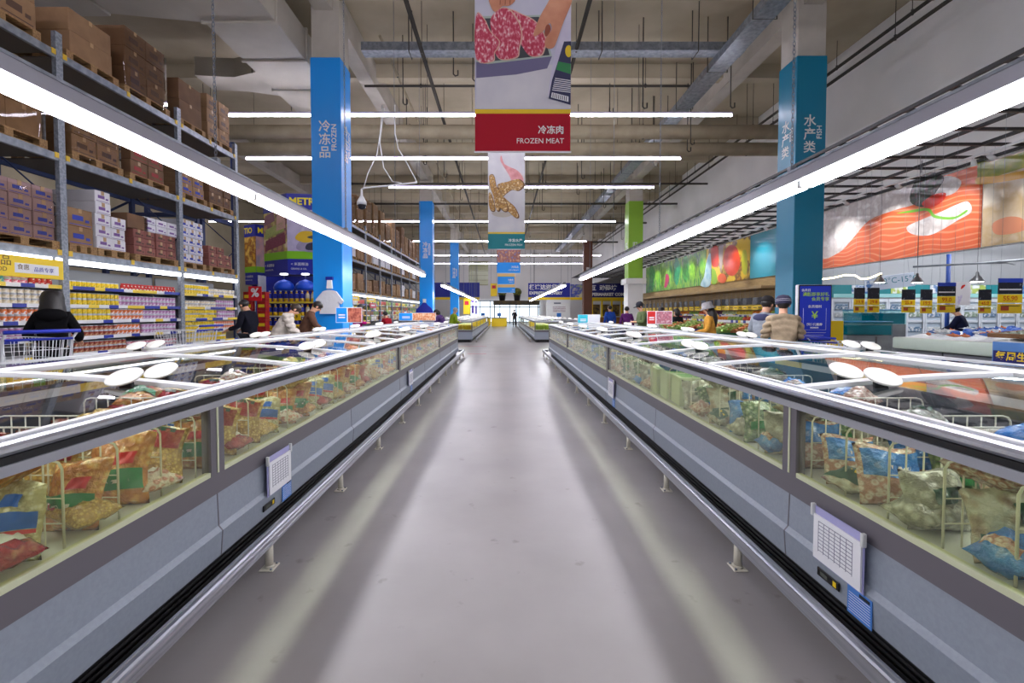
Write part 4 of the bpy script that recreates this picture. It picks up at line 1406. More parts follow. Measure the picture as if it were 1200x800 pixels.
def tower(t, pts, z0, z1, zh, pics, head, words):
    def wall(a, b, za, zb, m, nm, e=0.0):
        d = Vector((b[0] - a[0], b[1] - a[1])); n = Vector((d.y, -d.x)).normalized() * e
        return MB().prism([(a[0] + n.x, a[1] + n.y), (b[0] + n.x, b[1] + n.y), (b[0] - n.x * .5 + d.y * .0, b[1] - n.y * .5 + .02), (a[0] - n.x * .5, a[1] - n.y * .5 + .02)], 'z', za, zb).build(nm, m, t)
    poly = pts + [(pts[-1][0], pts[-1][1] + 1.0), (pts[0][0], pts[0][1] + 0.7)]
    MB().prism(poly, 'z', z0, zh).build('core', BLUE, t)
    for (px, py) in ((poly[-1][0] + .1, poly[-1][1] - .1), (poly[-2][0] - .1, poly[-2][1] - .1)):
        MB().box(px - .08, px + .08, py - .08, py + .08, 0, z0).build('post', BLUE, t)
    for i, (a, b) in enumerate(zip(pts[:-1], pts[1:])):
        wall(a, b, z1, zh, BLUE, 'header', .02)
        wall(a, b, z0 + .55, z0 + .82, mat('lime_print', (130, 196, 30), .4), 'green_strip', .015)
        wall(a, b, z0 + .82, z1, pics[i], 'picture', .012)
        d = Vector((b[0] - a[0], b[1] - a[1]))
        ang = math.atan2(d.y, d.x)
        n = Vector((d.y, -d.x)).normalized() * .03
        if words[i]:
            text(words[i], head, mat('print_lemon', (244, 224, 20), .4), t, (a[0] + d.x * words[i + 2] + n.x, a[1] + d.y * words[i + 2] + n.y, (z1 + zh) / 2), (R(90), 0, ang), bold=.010)
        text('< 米面粮油', .12, WHITE, t, (a[0] + d.x * .06 + n.x, a[1] + d.y * .06 + n.y, z0 + .36), (R(90), 0, ang))
        text('GRAINS & OIL', .085, WHITE, t, (a[0] + d.x * .06 + n.x, a[1] + d.y * .06 + n.y, z0 + .2), (R(90), 0, ang))


grain = mat('print_grain', (196, 150, 110), .5, col2=[(140, 90, 100), (206, 190, 90), (230, 210, 190)], scale=2.2, detail=2, lo=.35, hi=.65)
cook = mat('print_kitchen', (206, 196, 220), .5, col2=[(190, 180, 206), (226, 220, 232)], scale=1.5)
pA, pB, pC = [(v.x - B.x, v.y - B.y) for v in (A, B, C_)]
tower(tw, [pA, pB, pC], 2.78, 5.05, 5.6, [grain, cook], .34, [None, 'METRO', 0, .04])
# printed pictures: grain trays, pot and soup bowl
GR = [mat('print_red_beans', (110, 40, 60), .5, col2=(150, 70, 90), scale=40), mat('print_green_beans', (190, 200, 110), .5, col2=(150, 160, 80), scale=40), mat('print_rice', (236, 196, 176), .5, col2=(220, 170, 150), scale=40), mat('print_lentils', (160, 110, 120), .5, col2=(130, 80, 96), scale=40)]
dA = Vector((pB[0] - pA[0], pB[1] - pA[1]))
nA = Vector((dA.y, -dA.x)).normalized()


def onA(a, z, e):
    return (pA[0] + dA.x * a + nA.x * e, pA[1] + dA.y * a + nA.y * e, z)


def onB(a, z, e):
    return (pB[0] + (pC[0] - pB[0]) * a, pB[1] + (pC[1] - pB[1]) * a - e, z)


for i, (a0, z0_, a1, z1_, sk) in enumerate([(.05, 3.66, .95, 4.05, .35), (.05, 4.1, .9, 4.45, .35), (.55, 4.35, .95, 4.9, .1), (.05, 4.6, .5, 4.95, .2)]):
    e = .02
    MB().add([onA(a0, z0_, e), onA(a1, z0_ + sk * .6, e), onA(a1 - .04, z1_ + sk * .6, e), onA(a0 + .04, z1_, e)], [(0, 1, 2, 3)]).build('printed_tray', GR[i], tw)
for pts, m, nm in (([(.15, 4.1), (.25, 4.28), (.42, 4.3), (.52, 4.15), (.5, 3.98), (.32, 3.9), (.18, 3.98)], mat('print_soup', (226, 186, 40), .5), 'printed_soup'),
                   ([(.22, 3.62), (.24, 3.98), (.5, 4.2), (1.0, 4.25), (1.0, 3.6)], mat('print_pot', (150, 140, 170), .5, col2=(176, 166, 190), scale=2), 'printed_pot'),
                   ([(.34, 3.66), (.36, 3.86), (.52, 3.92), (.6, 3.8), (.54, 3.66)], mat('print_pot_dark', (50, 48, 70), .5), 'printed_pot_handle'),
                   ([(.36, 4.08), (.52, 4.18), (1.0, 4.22), (1.0, 4.1), (.6, 4.02)], mat('print_pot_inside', (74, 84, 92), .5), 'printed_pot_inside')):
    sp = smooth_poly(pts, 4)
    MB().add([onB(a, z, .03 + .002 * len(nm) / 10) for a, z in sp], [list(range(len(sp)))]).build(nm, m, tw)
# second tower behind
A2, B2, C2 = P(287, 300, 21.4), P(300, 300, 21.0), P(316, 300, 21.6)
t2 = thing('promotion_tower', 'second blue shop tower with a biscuit picture, partly behind the first', 'display', (B2.x, B2.y, 0))
b_a, b_b, b_c = [(v.x - B2.x, v.y - B2.y) for v in (A2, B2, C2)]
bis = mat('print_biscuits', (226, 170, 40), .5, col2=[(140, 70, 24), (240, 200, 90)], scale=3, lo=.35, hi=.65)
tower(t2, [b_a, b_b, b_c], 2.75, 4.95, 5.5, [bis, mat('print_grey_picture', (150, 144, 160), .5, col2=(206, 160, 160), scale=2)], .36, ['TIO', 'METRO', .02, .1])

# shelves of oil bottles below the first tower
gs = thing('bottle_shelf', 'white shelf unit of oil bottles under the blue tower', 'shelf', (B.x, B.y, 0))
xs0, xs1 = pA[0] + .2, pC[0] - .1
MB().box(xs0, xs1, .42, .46, 0, 2.75).build('back_panel', BLUE, gs)
for z in (.38, .86, 1.34, 1.82):
    sh = MB().box(xs0, xs1, -.05, .42, z - .03, z).build('shelf', WHITE_M, gs)
    MB().box(xs0, xs1, -.062, -.05, z - .05, z + .012).build('price_rail', TAGS, sh)
for x in (xs0 + .02, xs1 - .02):
    MB().box(x - .02, x + .02, -.05, .46, 0, 2.75).build('side_panel', WHITE_M, gs)
bt = MB().lathe([(.065, 0), (.075, .01), (.075, .12), (.07, .13), (.07, .25), (.05, .30), (.026, .335), (.026, .36), (.032, .36), (.032, .395)], 12, mis=[0, 0, 0, 1, 1, 0, 0, 2, 2])
btm = bt.mesh('oil_bottle', [mat('oil_yellow', (226, 180, 30), .2), mat('bottle_blue_label', (30, 44, 160), .35), mat('cap_white', (236, 236, 236), .4)])
btn = bt.mesh('oil_bottle', [mat('oil_yellow', (0, 0, 0)), mat('bottle_pale_label', (226, 214, 190), .35), mat('cap_red', (190, 40, 40), .4)])
for z, sn in ((.86, 'third'), (1.34, 'second'), (1.82, 'top')):
    x = xs0 + .16
    i = 0
    while x < xs1 - .08:
        pale = x > xs0 + .16 + .19 * 7 and z > 1.3
        o = link('oil_bottle', btn if pale else btm, None, (B.x + x, B.y + .06, z))
        c = 'pale labelled' if pale else 'blue labelled'
        tag(o, '%s yellow oil bottle on the %s shelf under the blue tower' % (c, sn), 'bottle', '%s oil bottles, %s shelf' % (c, sn))
        x += .19; i += 1
for i, u in enumerate((333, 358)):
    p = P(u, 330, 16.25)
    o = thing('dome_ornament', 'big blue drop-shaped ornament above the oil bottles, %s' % ('left one', 'right one')[i], 'decoration', (p.x * 15.55 / 16.25, 15.55, 2.2))
    MB().lathe([(.3, 0), (.34, .1), (.29, .22), (.18, .32), (.0, .38)], 16).build('dome', mat('ornament_blue', (20, 80, 214), .35), o)
    MB().tube((0, 0, .38), (0, 0, .55), .01, 6).build('hook', GALV, o)
    MB().box(-.015, .015, 0, .75, .58, .60).build('bracket_arm', GALV, o)
    MB().rbox(-.12, .12, -.05, .05, .53, .58, .01, 1).build('down_lamp', emit('down_lamp_glow', (250, 250, 255), 6), o)
for i, (u, v, y) in enumerate(((345, 371, 15.8), (346, 384, 15.75))):
    p = P(u, v, y)
    o = thing('price_board', 'yellow price board below the oil bottles, %s one' % ('upper', 'lower')[i], 'sign', (p.x, y, p.z))
    MB().rbox(-.22, .22, -.01, .01, -.12, .12, .003, 1).build('board', YEL, o)
    text('99.9' if i else '49.9', .14, INK, o, (0, -.013, 0), align='CENTER', bold=.004)
    MB().box(-.02, .02, .01, .3, -.02, .0).build('bracket', GALV, o)
p = P(299, 344, 13.2)
o = thing('percent_sign', 'red square sign with a white percent symbol at the aisle end', 'sign', (p.x, 13.2, p.z))
MB().rbox(-.19, .19, -.01, .01, -.21, .21, .003, 1).build('board', mat('percent_red', (224, 30, 40), .4), o)
text('%', .34, WHITE, o, (0, -.013, .02), align='CENTER', bold=.012)
MB().tube((0, .0, -.2), (0, .0, -p.z), .015, 8).build('pole', GALV, o)
MB().lathe([(.16, -p.z), (.16, -p.z + .02), (.03, -p.z + .04)], 16).build('pole_base', GALV, o)
# red cases stacked at the rack end
rc = MB().rbox(-.14, .14, -.12, .12, 0, .3, .01, 1).mesh('red_case', mat('red_case', (186, 30, 30), .45, col2=(150, 20, 20), scale=8))
rp = MB().box(-.1, .1, -.122, -.12, .1, .2).mesh('printing', YEL)
for i in range(7):
    for j in range(2):
        p = P((291, 307)[j], 380, 14.6)
        o = link('red_case', rc, None, (p.x, 14.7, i * .302))
        tag(o, 'red case, %s from the floor in the %s stack behind the percent sign' % (('first', 'second', 'third', 'fourth', 'fifth', 'sixth', 'seventh')[i], ('left', 'right')[j]), 'box', 'red cases')
        link('printing', rp, o)

# shirt-shaped hanging sign and the blue bottle shape on the columns
p = P(386, 352, 11.1)
o = thing('hanging_shirt', 'white short-sleeved shirt hanging on the first blue column', 'shirt', (p.x, 11.19, p.z))
S = [(-.3, -.38), (-.26, .02), (-.34, -.08), (-.42, .02), (-.2, .26), (-.06, .30), (.06, .30), (.2, .26), (.42, -.02), (.34, -.1), (.26, .0), (.3, -.38)]
S = [(a * .8, b * .85) for a, b in S]
MB().prism(S, 'y', -.10, -.02).build('shirt_body', mat('shirt_cloth', (214, 214, 220), .85, bump=.4, bscale=9), o)
MB().prism([(-.07, .29), (.07, .29), (.05, .52), (-.05, .52)], 'y', -.09, -.03).build('collar', WHITE, o)
MB().prism([(-.085, .5), (.085, .5), (.085, .58), (-.085, .58)], 'y', -.1, -.03).build('blue_cap', BLUE, o)
p = P(497, 361, 25.2)
o = thing('bottle_sign', 'blue bottle-shaped sign on the second blue column', 'sign', (p.x, 25.38, p.z))
MB().prism(smooth_poly([(-.42, -.35), (-.42, -.05), (-.2, .16), (-.08, .3), (.08, .3), (.2, .16), (.42, -.05), (.42, -.35)], 3), 'y', -.1, -.02).build('board', BLUE, o)
MB().prism([(-.09, .3), (.09, .3), (.09, .52), (-.09, .52)], 'y', -.09, -.03).build('white_neck', WHITE, o)
# ---------------------------------------------------------------- people and carts
def skin_mesh(name, verts, edges, radii, root, m, sub=1):
    me = bpy.data.meshes.new(name)
    me.from_pydata([tuple(v) for v in verts], edges, [])
    o = bpy.data.objects.new(name, me)
    COL.objects.link(o)
    md = o.modifiers.new('skin', 'SKIN')
    md.use_smooth_shade = True
    ss = o.modifiers.new('sub', 'SUBSURF'); ss.levels = sub; ss.render_levels = sub
    sv = me.skin_vertices[0].data
    for i, r in enumerate(radii):
        sv[i].radius = (r, r) if isinstance(r, (int, float)) else r
        sv[i].use_root = (i == root)
    dg = bpy.context.evaluated_depsgraph_get()
    out = bpy.data.meshes.new_from_object(o.evaluated_get(dg))
    bpy.data.objects.remove(o)
    bpy.data.meshes.remove(me)
    out.name = name
    out.materials.clear()
    out.materials.append(m)
    for pl in out.polygons:
        pl.use_smooth = True
    return out


SKIN = mat('skin', (222, 170, 140), 0.55, col2=(210, 156, 126), scale=9)
HAIRK = mat('black_hair', (22, 18, 18), 0.45, col2=(34, 28, 26), scale=30, stretch=(6, 6, 1))
SHOE = mat('dark_shoe', (36, 34, 36), 0.5)


def person(label, x, y, rz, h=1.66, lean=0.0, jacket=(40, 40, 44), trousers=(40, 42, 52), hair='short', hat=None, hatcol=(90, 90, 90), arms='cart',
           puffer=False, nod=10, hem=.84, jmat=None, stride=0.0, group=None, hair_m=None, face=True, w=1.0):
    t = thing('person', label, 'person', (x, y, 0), R(rz), group='shoppers and staff')
    s = h / 1.70
    L = R(lean)
    pel = Vector((0, 0, .95))

    def up(px, py, pz):
        v = Vector((px, py, pz)) - pel
        return (pel + Vector((v.x, v.y * math.cos(L) + v.z * math.sin(L), -v.y * math.sin(L) + v.z * math.cos(L)))) * s
    hinge = Vector((0, .0, 1.47))
    N = R(nod)

    def hd(px, py, pz):
        v = Vector((px, py, pz)) - hinge
        v = Vector((v.x, v.y * math.cos(N) + v.z * math.sin(N), -v.y * math.sin(N) + v.z * math.cos(N)))
        w = hinge + v
        return up(w.x, w.y, w.z)

    def arm(sd):
        sh = up(sd * .172 * w, 0, 1.385)
        if arms == 'down':
            el = up(sd * .235, -.02, 1.12); wr = up(sd * .245, .06, .88); d = Vector((0, .02, -1))
        elif arms == 'cart':
            el = up(sd * .25, .02, 1.13); wr = Vector((sd * .2, .34, 1.05)) * s + Vector((0, up(0, 0, 1.3).y * .6, 0)); d = Vector((0, .8, -.3))
        elif arms == 'reach':
            el = up(sd * .23, .15, 1.20); wr = sh + (up(sd * .17, .40, 1.12) - sh); d = Vector((0, .7, -.5))
        else:
            el = up(sd * .23, .06, 1.14); wr = up(sd * .10, .26, 1.16); d = Vector((-sd * .5, .6, .1))
        return sh, el, wr, d.normalized()

    V, E, Rr = [], [], []

    def av(p, r, par=None):
        V.append(Vector(p)); Rr.append(r * s if isinstance(r, float) else r)
        if par is not None:
            E.append((par, len(V) - 1))
        return len(V) - 1
    i0 = av(pel * s, .125)
    i1 = av(up(0, 0, 1.10), .115, i0)
    i2 = av(up(0, 0, 1.28), .13, i1)
    i3 = av(up(0, 0, 1.43), .062, i2)
    i4 = av(hd(0, .01, 1.52), .062, i3)
    i5 = av(hd(0, .015, 1.60), .083, i4)
    i6 = av(hd(0, .0, 1.66), .062, i5)
    av(hd(0, .115, 1.585), .012, i5)
    armpts = {}
    for sd in (-1, 1):
        sh, el, wr, d = arm(sd)
        armpts[sd] = (sh, el, wr)
        a = av(sh, .058, i2); b = av(el, .042, a); c = av(wr, .03, b)
        palm = av(wr + d * .07 * s, .03, c)
        side = d.cross(Vector((0, 0, 1)))
        side = side.normalized() if side.length > .1 else Vector((1, 0, 0))
        side = Vector((1, 0, 0)) if abs(side.x) > .3 else side
        dn = d.cross(side).normalized()
        if dn.z > 0:
            dn = -dn
        for fi, (off, ln) in enumerate(((-.027, .052), (-.009, .062), (.009, .058), (.027, .045))):
            k1 = av(wr + (d * .095 + side * off) * s, .0085, palm)
            k2 = av(wr + (d * (.095 + ln * .6) + side * off + dn * .012) * s, .008, k1)
            av(wr + (d * (.095 + ln * .9) + side * off + dn * (.012 + ln * .5)) * s, .0065, k2)
        th = av(wr + (d * .055 - side * sd * .036) * s, .0095, c)
        av(wr + (d * .09 - side * sd * .05 + dn * .015) * s, .008, th)
    legs = {}
    for sd in (-1, 1):
        st = stride * sd
        hp = Vector((sd * .095, 0, .88)) * s; kn = Vector((sd * .10, .03 + st * .5, .50)) * s; an = Vector((sd * .10, -.02 + st, .09)) * s
        legs[sd] = (hp, kn, an)
        a = av(hp, .088, i0); b = av(kn, .056, a); c = av(an, .04, b)
        av(an + Vector((0, .13, -.05)) * s, .035, c)
    link('body', skin_mesh('body', V, E, Rr, 0, SKIN), t)
    # jacket
    jm = jmat or mat('cloth_%d_%d_%d' % jacket, jacket, .85, spec=.15, col2=tuple(int(c * .86) for c in jacket), scale=12, bump=.3, bscale=9)
    V, E, Rr = [], [], []
    fat_ = 1.22 if puffer else 1.0
    j0 = av(up(0, 0, hem), .155 * fat_)
    j1 = av(up(0, 0, 1.06), .150 * fat_, j0)
    j2 = av(up(0, 0, 1.26), .158 * fat_, j1)
    j3 = av(up(0, 0, 1.42), .088 * fat_, j2)
    av(up(0, .0, 1.475), .072, j3)
    for sd in (-1, 1):
        sh, el, wr = armpts[sd]
        a = av(sh, .078 * fat_, j2); b = av(el, .060 * fat_, a); av(wr + (el - wr).normalized() * .03, .045 * fat_, b)
    me = skin_mesh('jacket', V, E, Rr, 0, jm, 3 if puffer else 2)
    if puffer:
        nn = [v.normal.copy() for v in me.vertices]
        for v, n_ in zip(me.vertices, nn):
            g_ = abs(math.sin((v.co.z + .25 * abs(v.co.x)) / s * math.pi / .10))
            v.co = v.co + n_ * (.045 * s * (g_ ** .5 - .75))
    link('jacket', me, t)
    # trousers
    V, E, Rr = [], [], []
    k0 = av(pel * s, .14)
    for sd in (-1, 1):
        hp, kn, an = legs[sd]
        a = av(hp, .10, k0); b = av(kn, .074, a); av(an + Vector((0, 0, .02)) * s, .062, b)
    link('trousers', skin_mesh('trousers', V, E, Rr, 0, mat('trouser_%d_%d_%d' % trousers, trousers, .85, bump=.2, bscale=12)), t)
    for sd in (-1, 1):
        an = legs[sd][2]
        MB().ball((an.x, an.y + .06 * s, .045), .052, .135, .05, f=lambda p: Vector((p.x, p.y, max(p.z, -.85)))).build('shoe', SHOE, t)
    hc = hd(0, .012, 1.60)
    rot = (-(L + N), 0, 0)
    hm_ = hair_m or HAIRK

    def cap_f(p):
        if p.y > .25 and p.z < .30:
            return p * .80
        if p.z < -.45:
            return p * .85
        return p
    # head features in the head's own frame
    if face:
        for sd in (-1, 1):
            MB().ball((0, 0, 0), .010 * s).build('eye', INK, t, hd(sd * .032, .092, 1.612))
            MB().ball((0, 0, 0), .012 * s, .022 * s, .03 * s).build('ear', SKIN, t, hd(sd * .088, .005, 1.595), rot)
        MB().ball((0, 0, 0), .024 * s, .008 * s, .006 * s).build('mouth', mat('lips', (176, 96, 86), .5), t, hd(0, .083, 1.545))
    hair_z = .02
    if hair == 'hood':
        zr = [(.135, .015), (.125, .06), (.09, .098), (.03, .116), (-.04, .118), (-.10, .124), (-.15, .132), (-.19, .120), (-.20, .06)]
        hb_ = MB()
        hb_.path([(0, -.03 * s, z * s) for z, r in zr], [r * s for z, r in zr], 30)
        hb_.v = [(a * (1 + .06 * math.sin(9 * math.atan2(b, a) + 30 * c)), (b * .55 if b > .02 * s else b * (1 + .05 * math.sin(11 * a / s * 3))), c) for a, b, c in hb_.v]
        hb_.build('hair', hm_, t, hc, (rot[0] * .5, 0, 0))
        hp_ = up(0, -.10, 1.40)
        MB().ball((0, 0, 0), .16 * s, .09 * s, .085 * s).build('hood', jm, t, hp_, (-L, 0, 0))
    else:
        MB().ball((0, -.012 * s, hair_z * s), .099 * s, .114 * s, .108 * s, f=cap_f).build('hair', hm_, t, hc, rot)
    if hair == 'long':
        mb = MB()
        rings = [((0, -.05, .0), .09), ((0, -.10, -.12), .10), ((0, -.12, -.24), .095), ((0, -.13, -.36), .06), ((0, -.13, -.44), .02)]
        mb.path([Vector(c) * s for c, r in rings], [r * s for c, r in rings], 12)
        mb.v = [(a, b * 1.0, c) for a, b, c in mb.v]
        mb.build('long_hair', hm_, t, hc, (-L, 0, 0))
    if hair == 'bob':
        MB().ball((0, -.035 * s, -.04 * s), .105 * s, .10 * s, .125 * s, f=lambda p: p * .8 if p.y > .4 else p).build('bobbed_hair', hm_, t, hc, rot)
    if hat:
        km = mat('hat_%d_%d_%d' % hatcol, hatcol, .85, col2=tuple(int(c * .85) for c in hatcol), scale=20)
        hb = MB()
        if hat == 'bucket':
            hb.lathe([(.165, -.03), (.168, -.024), (.118, .02), (.108, .10), (.085, .125), (.0, .13)], 20)
        elif hat == 'cap':
            hb.lathe([(.112, .0), (.115, .03), (.10, .09), (.06, .125), (0, .135)], 18)
            hb.prism(smooth_poly([(-.085, .07), (-.08, .16), (-.04, .20), (.04, .20), (.08, .16), (.085, .07)], 3), 'z', .0, .012)
        elif hat == 'beanie':
            hb.lathe([(.110, -.02), (.114, .01), (.114, .03), (.113, .035), (.112, .055), (.108, .06), (.105, .08), (.075, .12), (0, .14)], 20, mis=[0, 0, 1, 0, 1, 0, 0, 0])
        hb.build('hat', [km, mat('hat_stripe', (206, 206, 214), .85)], t, Vector(hc) + Vector((0, -.008, .035)) * s, rot).scale = (s, s, s)
    return t


person('woman in a black hooded coat seen from behind at the left shelves', -5.95, 6.0, 35, 1.72, 2, (9, 8, 12), (14, 14, 18), 'hood', arms='cart', hem=.55, nod=10, w=.88)
person('man in a dark jacket looking down beside the rack end', -5.56, 9.95, 78, 1.74, 4, (26, 26, 38), (36, 38, 50), 'short', arms='cart', nod=34)
person('person in a white quilted jacket bending over the left freezer', -4.48, 9.05, -68, 1.70, 24, (206, 196, 186), (44, 46, 60), 'short', arms='reach', puffer=True, nod=24, hair_m=mat('dark_brown_hair', (46, 32, 26), .5, col2=(62, 44, 36), scale=30))
person('person in a brown jacket leaning beside the white jacket', -4.42, 10.05, -70, 1.76, 20, (96, 66, 52), (44, 46, 60), 'short', arms='reach', nod=28)
person('woman in a magenta jacket standing past the first blue column', -4.38, 13.6, -60, 1.70, 6, (186, 30, 122), (40, 40, 50), 'bob', arms='fold', nod=18, w=.88)
person('child in a red jacket facing the woman in magenta', -3.98, 15.6, 60, 1.48, 6, (156, 24, 40), (40, 40, 60), 'short', arms='fold', nod=16)
person('person in a purple jacket bent over the far end of the left freezer', -2.20, 16.7, 75, 1.62, 22, (88, 62, 120), (40, 40, 50), 'bob', arms='reach', nod=24)
person('person in a lime green and white jacket beyond the left freezer end', -2.02, 17.9, -60, 1.64, 10, (140, 170, 40), (60, 60, 66), 'short', arms='fold', nod=12, hair_m=mat('grey_hair', (176, 170, 164), .6))
person('person in dark clothes pushing a cart far down the aisle', 1.12, 46.5, 180, 1.72, 4, (34, 34, 42), (30, 30, 36), 'short', arms='cart', nod=6)
person('man in a purple top with his back turned beyond the right freezer', 4.72, 17.4, -10, 1.66, 2, (96, 40, 106), (40, 40, 50), 'short', arms='down', nod=4)
person('person in a royal blue top far behind the right freezer', 4.75, 20.3, 10, 1.74, 0, (40, 80, 170), (40, 40, 50), 'short', arms='down', nod=4)
person('man in an olive jacket and dark peaked cap by the right freezer', 4.30, 14.0, 95, 1.74, 6, (98, 112, 74), (46, 48, 56), 'short', 'cap', (36, 36, 48), 'fold', nod=14)
person('woman in a white top with long black hair near the produce', 5.05, 14.6, -30, 1.62, 0, (206, 200, 204), (46, 48, 56), 'long', arms='down', nod=8)
person('person in a black jacket near the produce bins', 5.30, 13.8, 30, 1.56, 4, (28, 28, 34), (40, 42, 50), 'bob', arms='cart', nod=10)
person('woman in a mustard coat and grey bucket hat by the right freezer', 4.36, 9.6, 62, 1.62, 2, (206, 148, 60), (60, 60, 66), 'long', 'bucket', (150, 146, 148), 'cart', nod=12, hem=.62, w=.88)
pm_ = person('person in a beige quilted jacket and striped knit hat seen from behind', 4.34, 7.05, -22, 1.66, 2, (176, 156, 130), (50, 50, 56), 'short', 'beanie', (58, 56, 84), 'cart', puffer=True, nod=6)
person('man in a grey and navy jacket and black cap beside the quilted jacket', 4.52, 7.95, -62, 1.70, 10, (150, 156, 166), (44, 46, 60), 'short', 'cap', (26, 20, 22), 'cart', nod=10,
       jmat=None)
person('worker in a navy jacket behind the fish counter', 11.05, 10.9, 35, 1.62, 12, (30, 34, 66), (40, 42, 56), 'short', 'cap', (220, 220, 226), 'reach', nod=18)
# the navy shoulder yoke on the grey jacket
for o in list(bpy.data.objects):
    if o.name.startswith('person') and str(o.get('label', '')).startswith('man in a grey and navy'):
        yk = MB()
        yk.ball((0, .09, 1.345), .235, .155, .105)
        yk.build('shoulder_yoke', mat('navy_cloth', (44, 48, 84), .8), o)
        MB().ball((0, .04, 1.0), .19, .185, .06).build('teal_hem_band', mat('teal_cloth', (40, 110, 140), .8), o)


# shopping carts
def cart_meshes():
    w = MB()
    # tapered wire basket: handle end at y = 0, nose at y = .85
    def ring(z, t0):
        f = (z - .45) / .5
        y0, y1 = .02 + .10 * (1 - f), .86 - .12 * (1 - f)
        a0, a1 = .24 - .02 * (1 - f), .20 - .03 * (1 - f)
        return [(-a0, y0, z), (a0, y0, z), (a1, y1, z), (-a1, y1, z)]
    for k in range(6):
        z = .45 + .1 * k
        w.path(ring(z, 0), .0055 if k in (0, 5) else .003, 6, closed=True)
    lo, hi = ring(.45, 0), ring(.95, 0)
    for i in range(4):
        a, b, c, d = lo[i], lo[(i + 1) % 4], hi[i], hi[(i + 1) % 4]
        n = 7 if i in (0, 2) else 13
        for k in range(n):
            f = k / n
            p0 = [a[j] + (b[j] - a[j]) * f for j in range(3)]
            p1 = [c[j] + (d[j] - c[j]) * f for j in range(3)]
            w.path([p0, p1], .003, 5)
    for k in range(1, 8):
        f = k / 8
        p0 = [lo[0][j] + (lo[3][j] - lo[0][j]) * f for j in range(3)]
        p1 = [lo[1][j] + (lo[2][j] - lo[1][j]) * f for j in range(3)]
        w.path([p0, p1], .003, 5)
    basket = w.mesh('basket', mat('chrome_wire', (228, 230, 234), .3, .25))
    f = MB()
    for sx in (-1, 1):
        f.path([(sx * .25, -.06, 1.02), (sx * .25, .03, .95), (sx * .235, .10, .45), (sx * .25, .0, .18), (sx * .27, .80, .14)], .011, 8)
    f.path([(-.24, .1, .42), (.24, .1, .42)], .009, 6)
    f.path([(-.26, .75, .15), (.26, .75, .15)], .009, 6)
    frame = f.mesh('frame', mat('chrome_wire', (0, 0, 0)))
    h = MB().path([(-.27, -.07, 1.03), (.27, -.07, 1.03)], .018, 12).mesh('handle', mat('handle_blue', (24, 44, 170), .4))
    g = MB().path([(-.24, .0, .955), (.24, .0, .955)], .012, 8).mesh('blue_trim', mat('handle_blue', (0, 0, 0)))
    wh = MB()
    wh.path([(-.015, 0, .06), (.015, 0, .06)], .06, 16)
    wheel = wh.mesh('wheel', BLACK)
    ck = MB().box(-.025, .025, -.02, .02, .06, .14).mesh('caster', GALV)
    return basket, frame, h, g, wheel, ck


CARTM = cart_meshes()


def cart(label, x, y, rz, sc=1.0):
    t = thing('shopping_cart', label, 'shopping cart', (x, y, 0), R(rz), group='shopping carts')
    t.scale = (sc, sc, sc)
    for nm, me in zip(('basket', 'frame', 'handle', 'blue_trim'), CARTM[:4]):
        link(nm, me, t)
    for sx in (-1, 1):
        for yy in (.04, .72):
            c = link('caster', CARTM[5], t, (sx * .25, yy, 0))
            link('wheel', CARTM[4], c)
    return t


cart('loaded shopping cart with a blue handle beside the woman in black', -5.25, 5.15, 66, 1.2)
cart('shopping cart pushed by the man in the dark jacket', -5.95, 9.15, 84, 1.15)
cart('shopping cart beside the blue advertising board', 5.35, 7.6, -75)
cart('shopping cart behind the woman in the mustard coat', 4.6, 10.95, 12)
# goods in the loaded cart
for i, (dx, dy, c, n) in enumerate([(-.08, .2, (200, 130, 60), 'orange'), (.05, .32, (90, 200, 60), 'bright green'), (-.06, .45, (120, 180, 200), 'pale blue'), (.05, .58, (220, 214, 206), 'white')]):
    m = MB().rbox(-.1, .1, -.06, .06, 0, .22 + .06 * (i % 2), .02, 2)
    a = R(66)
    o = m.build('grocery_pack', mat('pack_' + n.replace(' ', '_'), c, .4, col2=tuple(int(q_ * .75) for q_ in c), scale=9), None, (-5.25 + 1.2 * (dx * math.cos(a) - dy * math.sin(a)), 5.15 + 1.2 * (dx * math.sin(a) + dy * math.cos(a)), .56), (0, 0, a))
    tag(o, '%s pack of groceries in the loaded shopping cart' % n, 'groceries')
# ---------------------------------------------------------------- wall pictures on the right
def mpt(u, v, X=XB):
    lo, hi = 2.0, 80.0
    for _ in range(50):                       # distance at which the wall at X stands in column u
        mid = (lo + hi) / 2
        if P(u, v, mid).x > X:
            hi = mid
        else:
            lo = mid
    p = P(u, v, lo)
    return (p.y, p.z)


def mural(label, y0, y1, z0, z1, m):
    t = thing('wall_mural', label, 'picture', (XB, (y0 + y1) / 2, z0), group='wall pictures')
    yc = (y0 + y1) / 2
    MB().box(-.03, .015, y0 - yc + .01, y1 - yc - .01, 0, z1 - z0).build('panel', m, t)
    return t, yc


def on(t, yc, z0, name, pts, m, e, smooth=4):
    pts = [(a - yc, b - z0) for a, b in pts]
    flat(t, name, pts, m, .03 + e, axis='x', smooth=smooth)


def gl(name, *a, **k):
    k.setdefault('coat', 1.0)
    return mat(name, *a, **k)


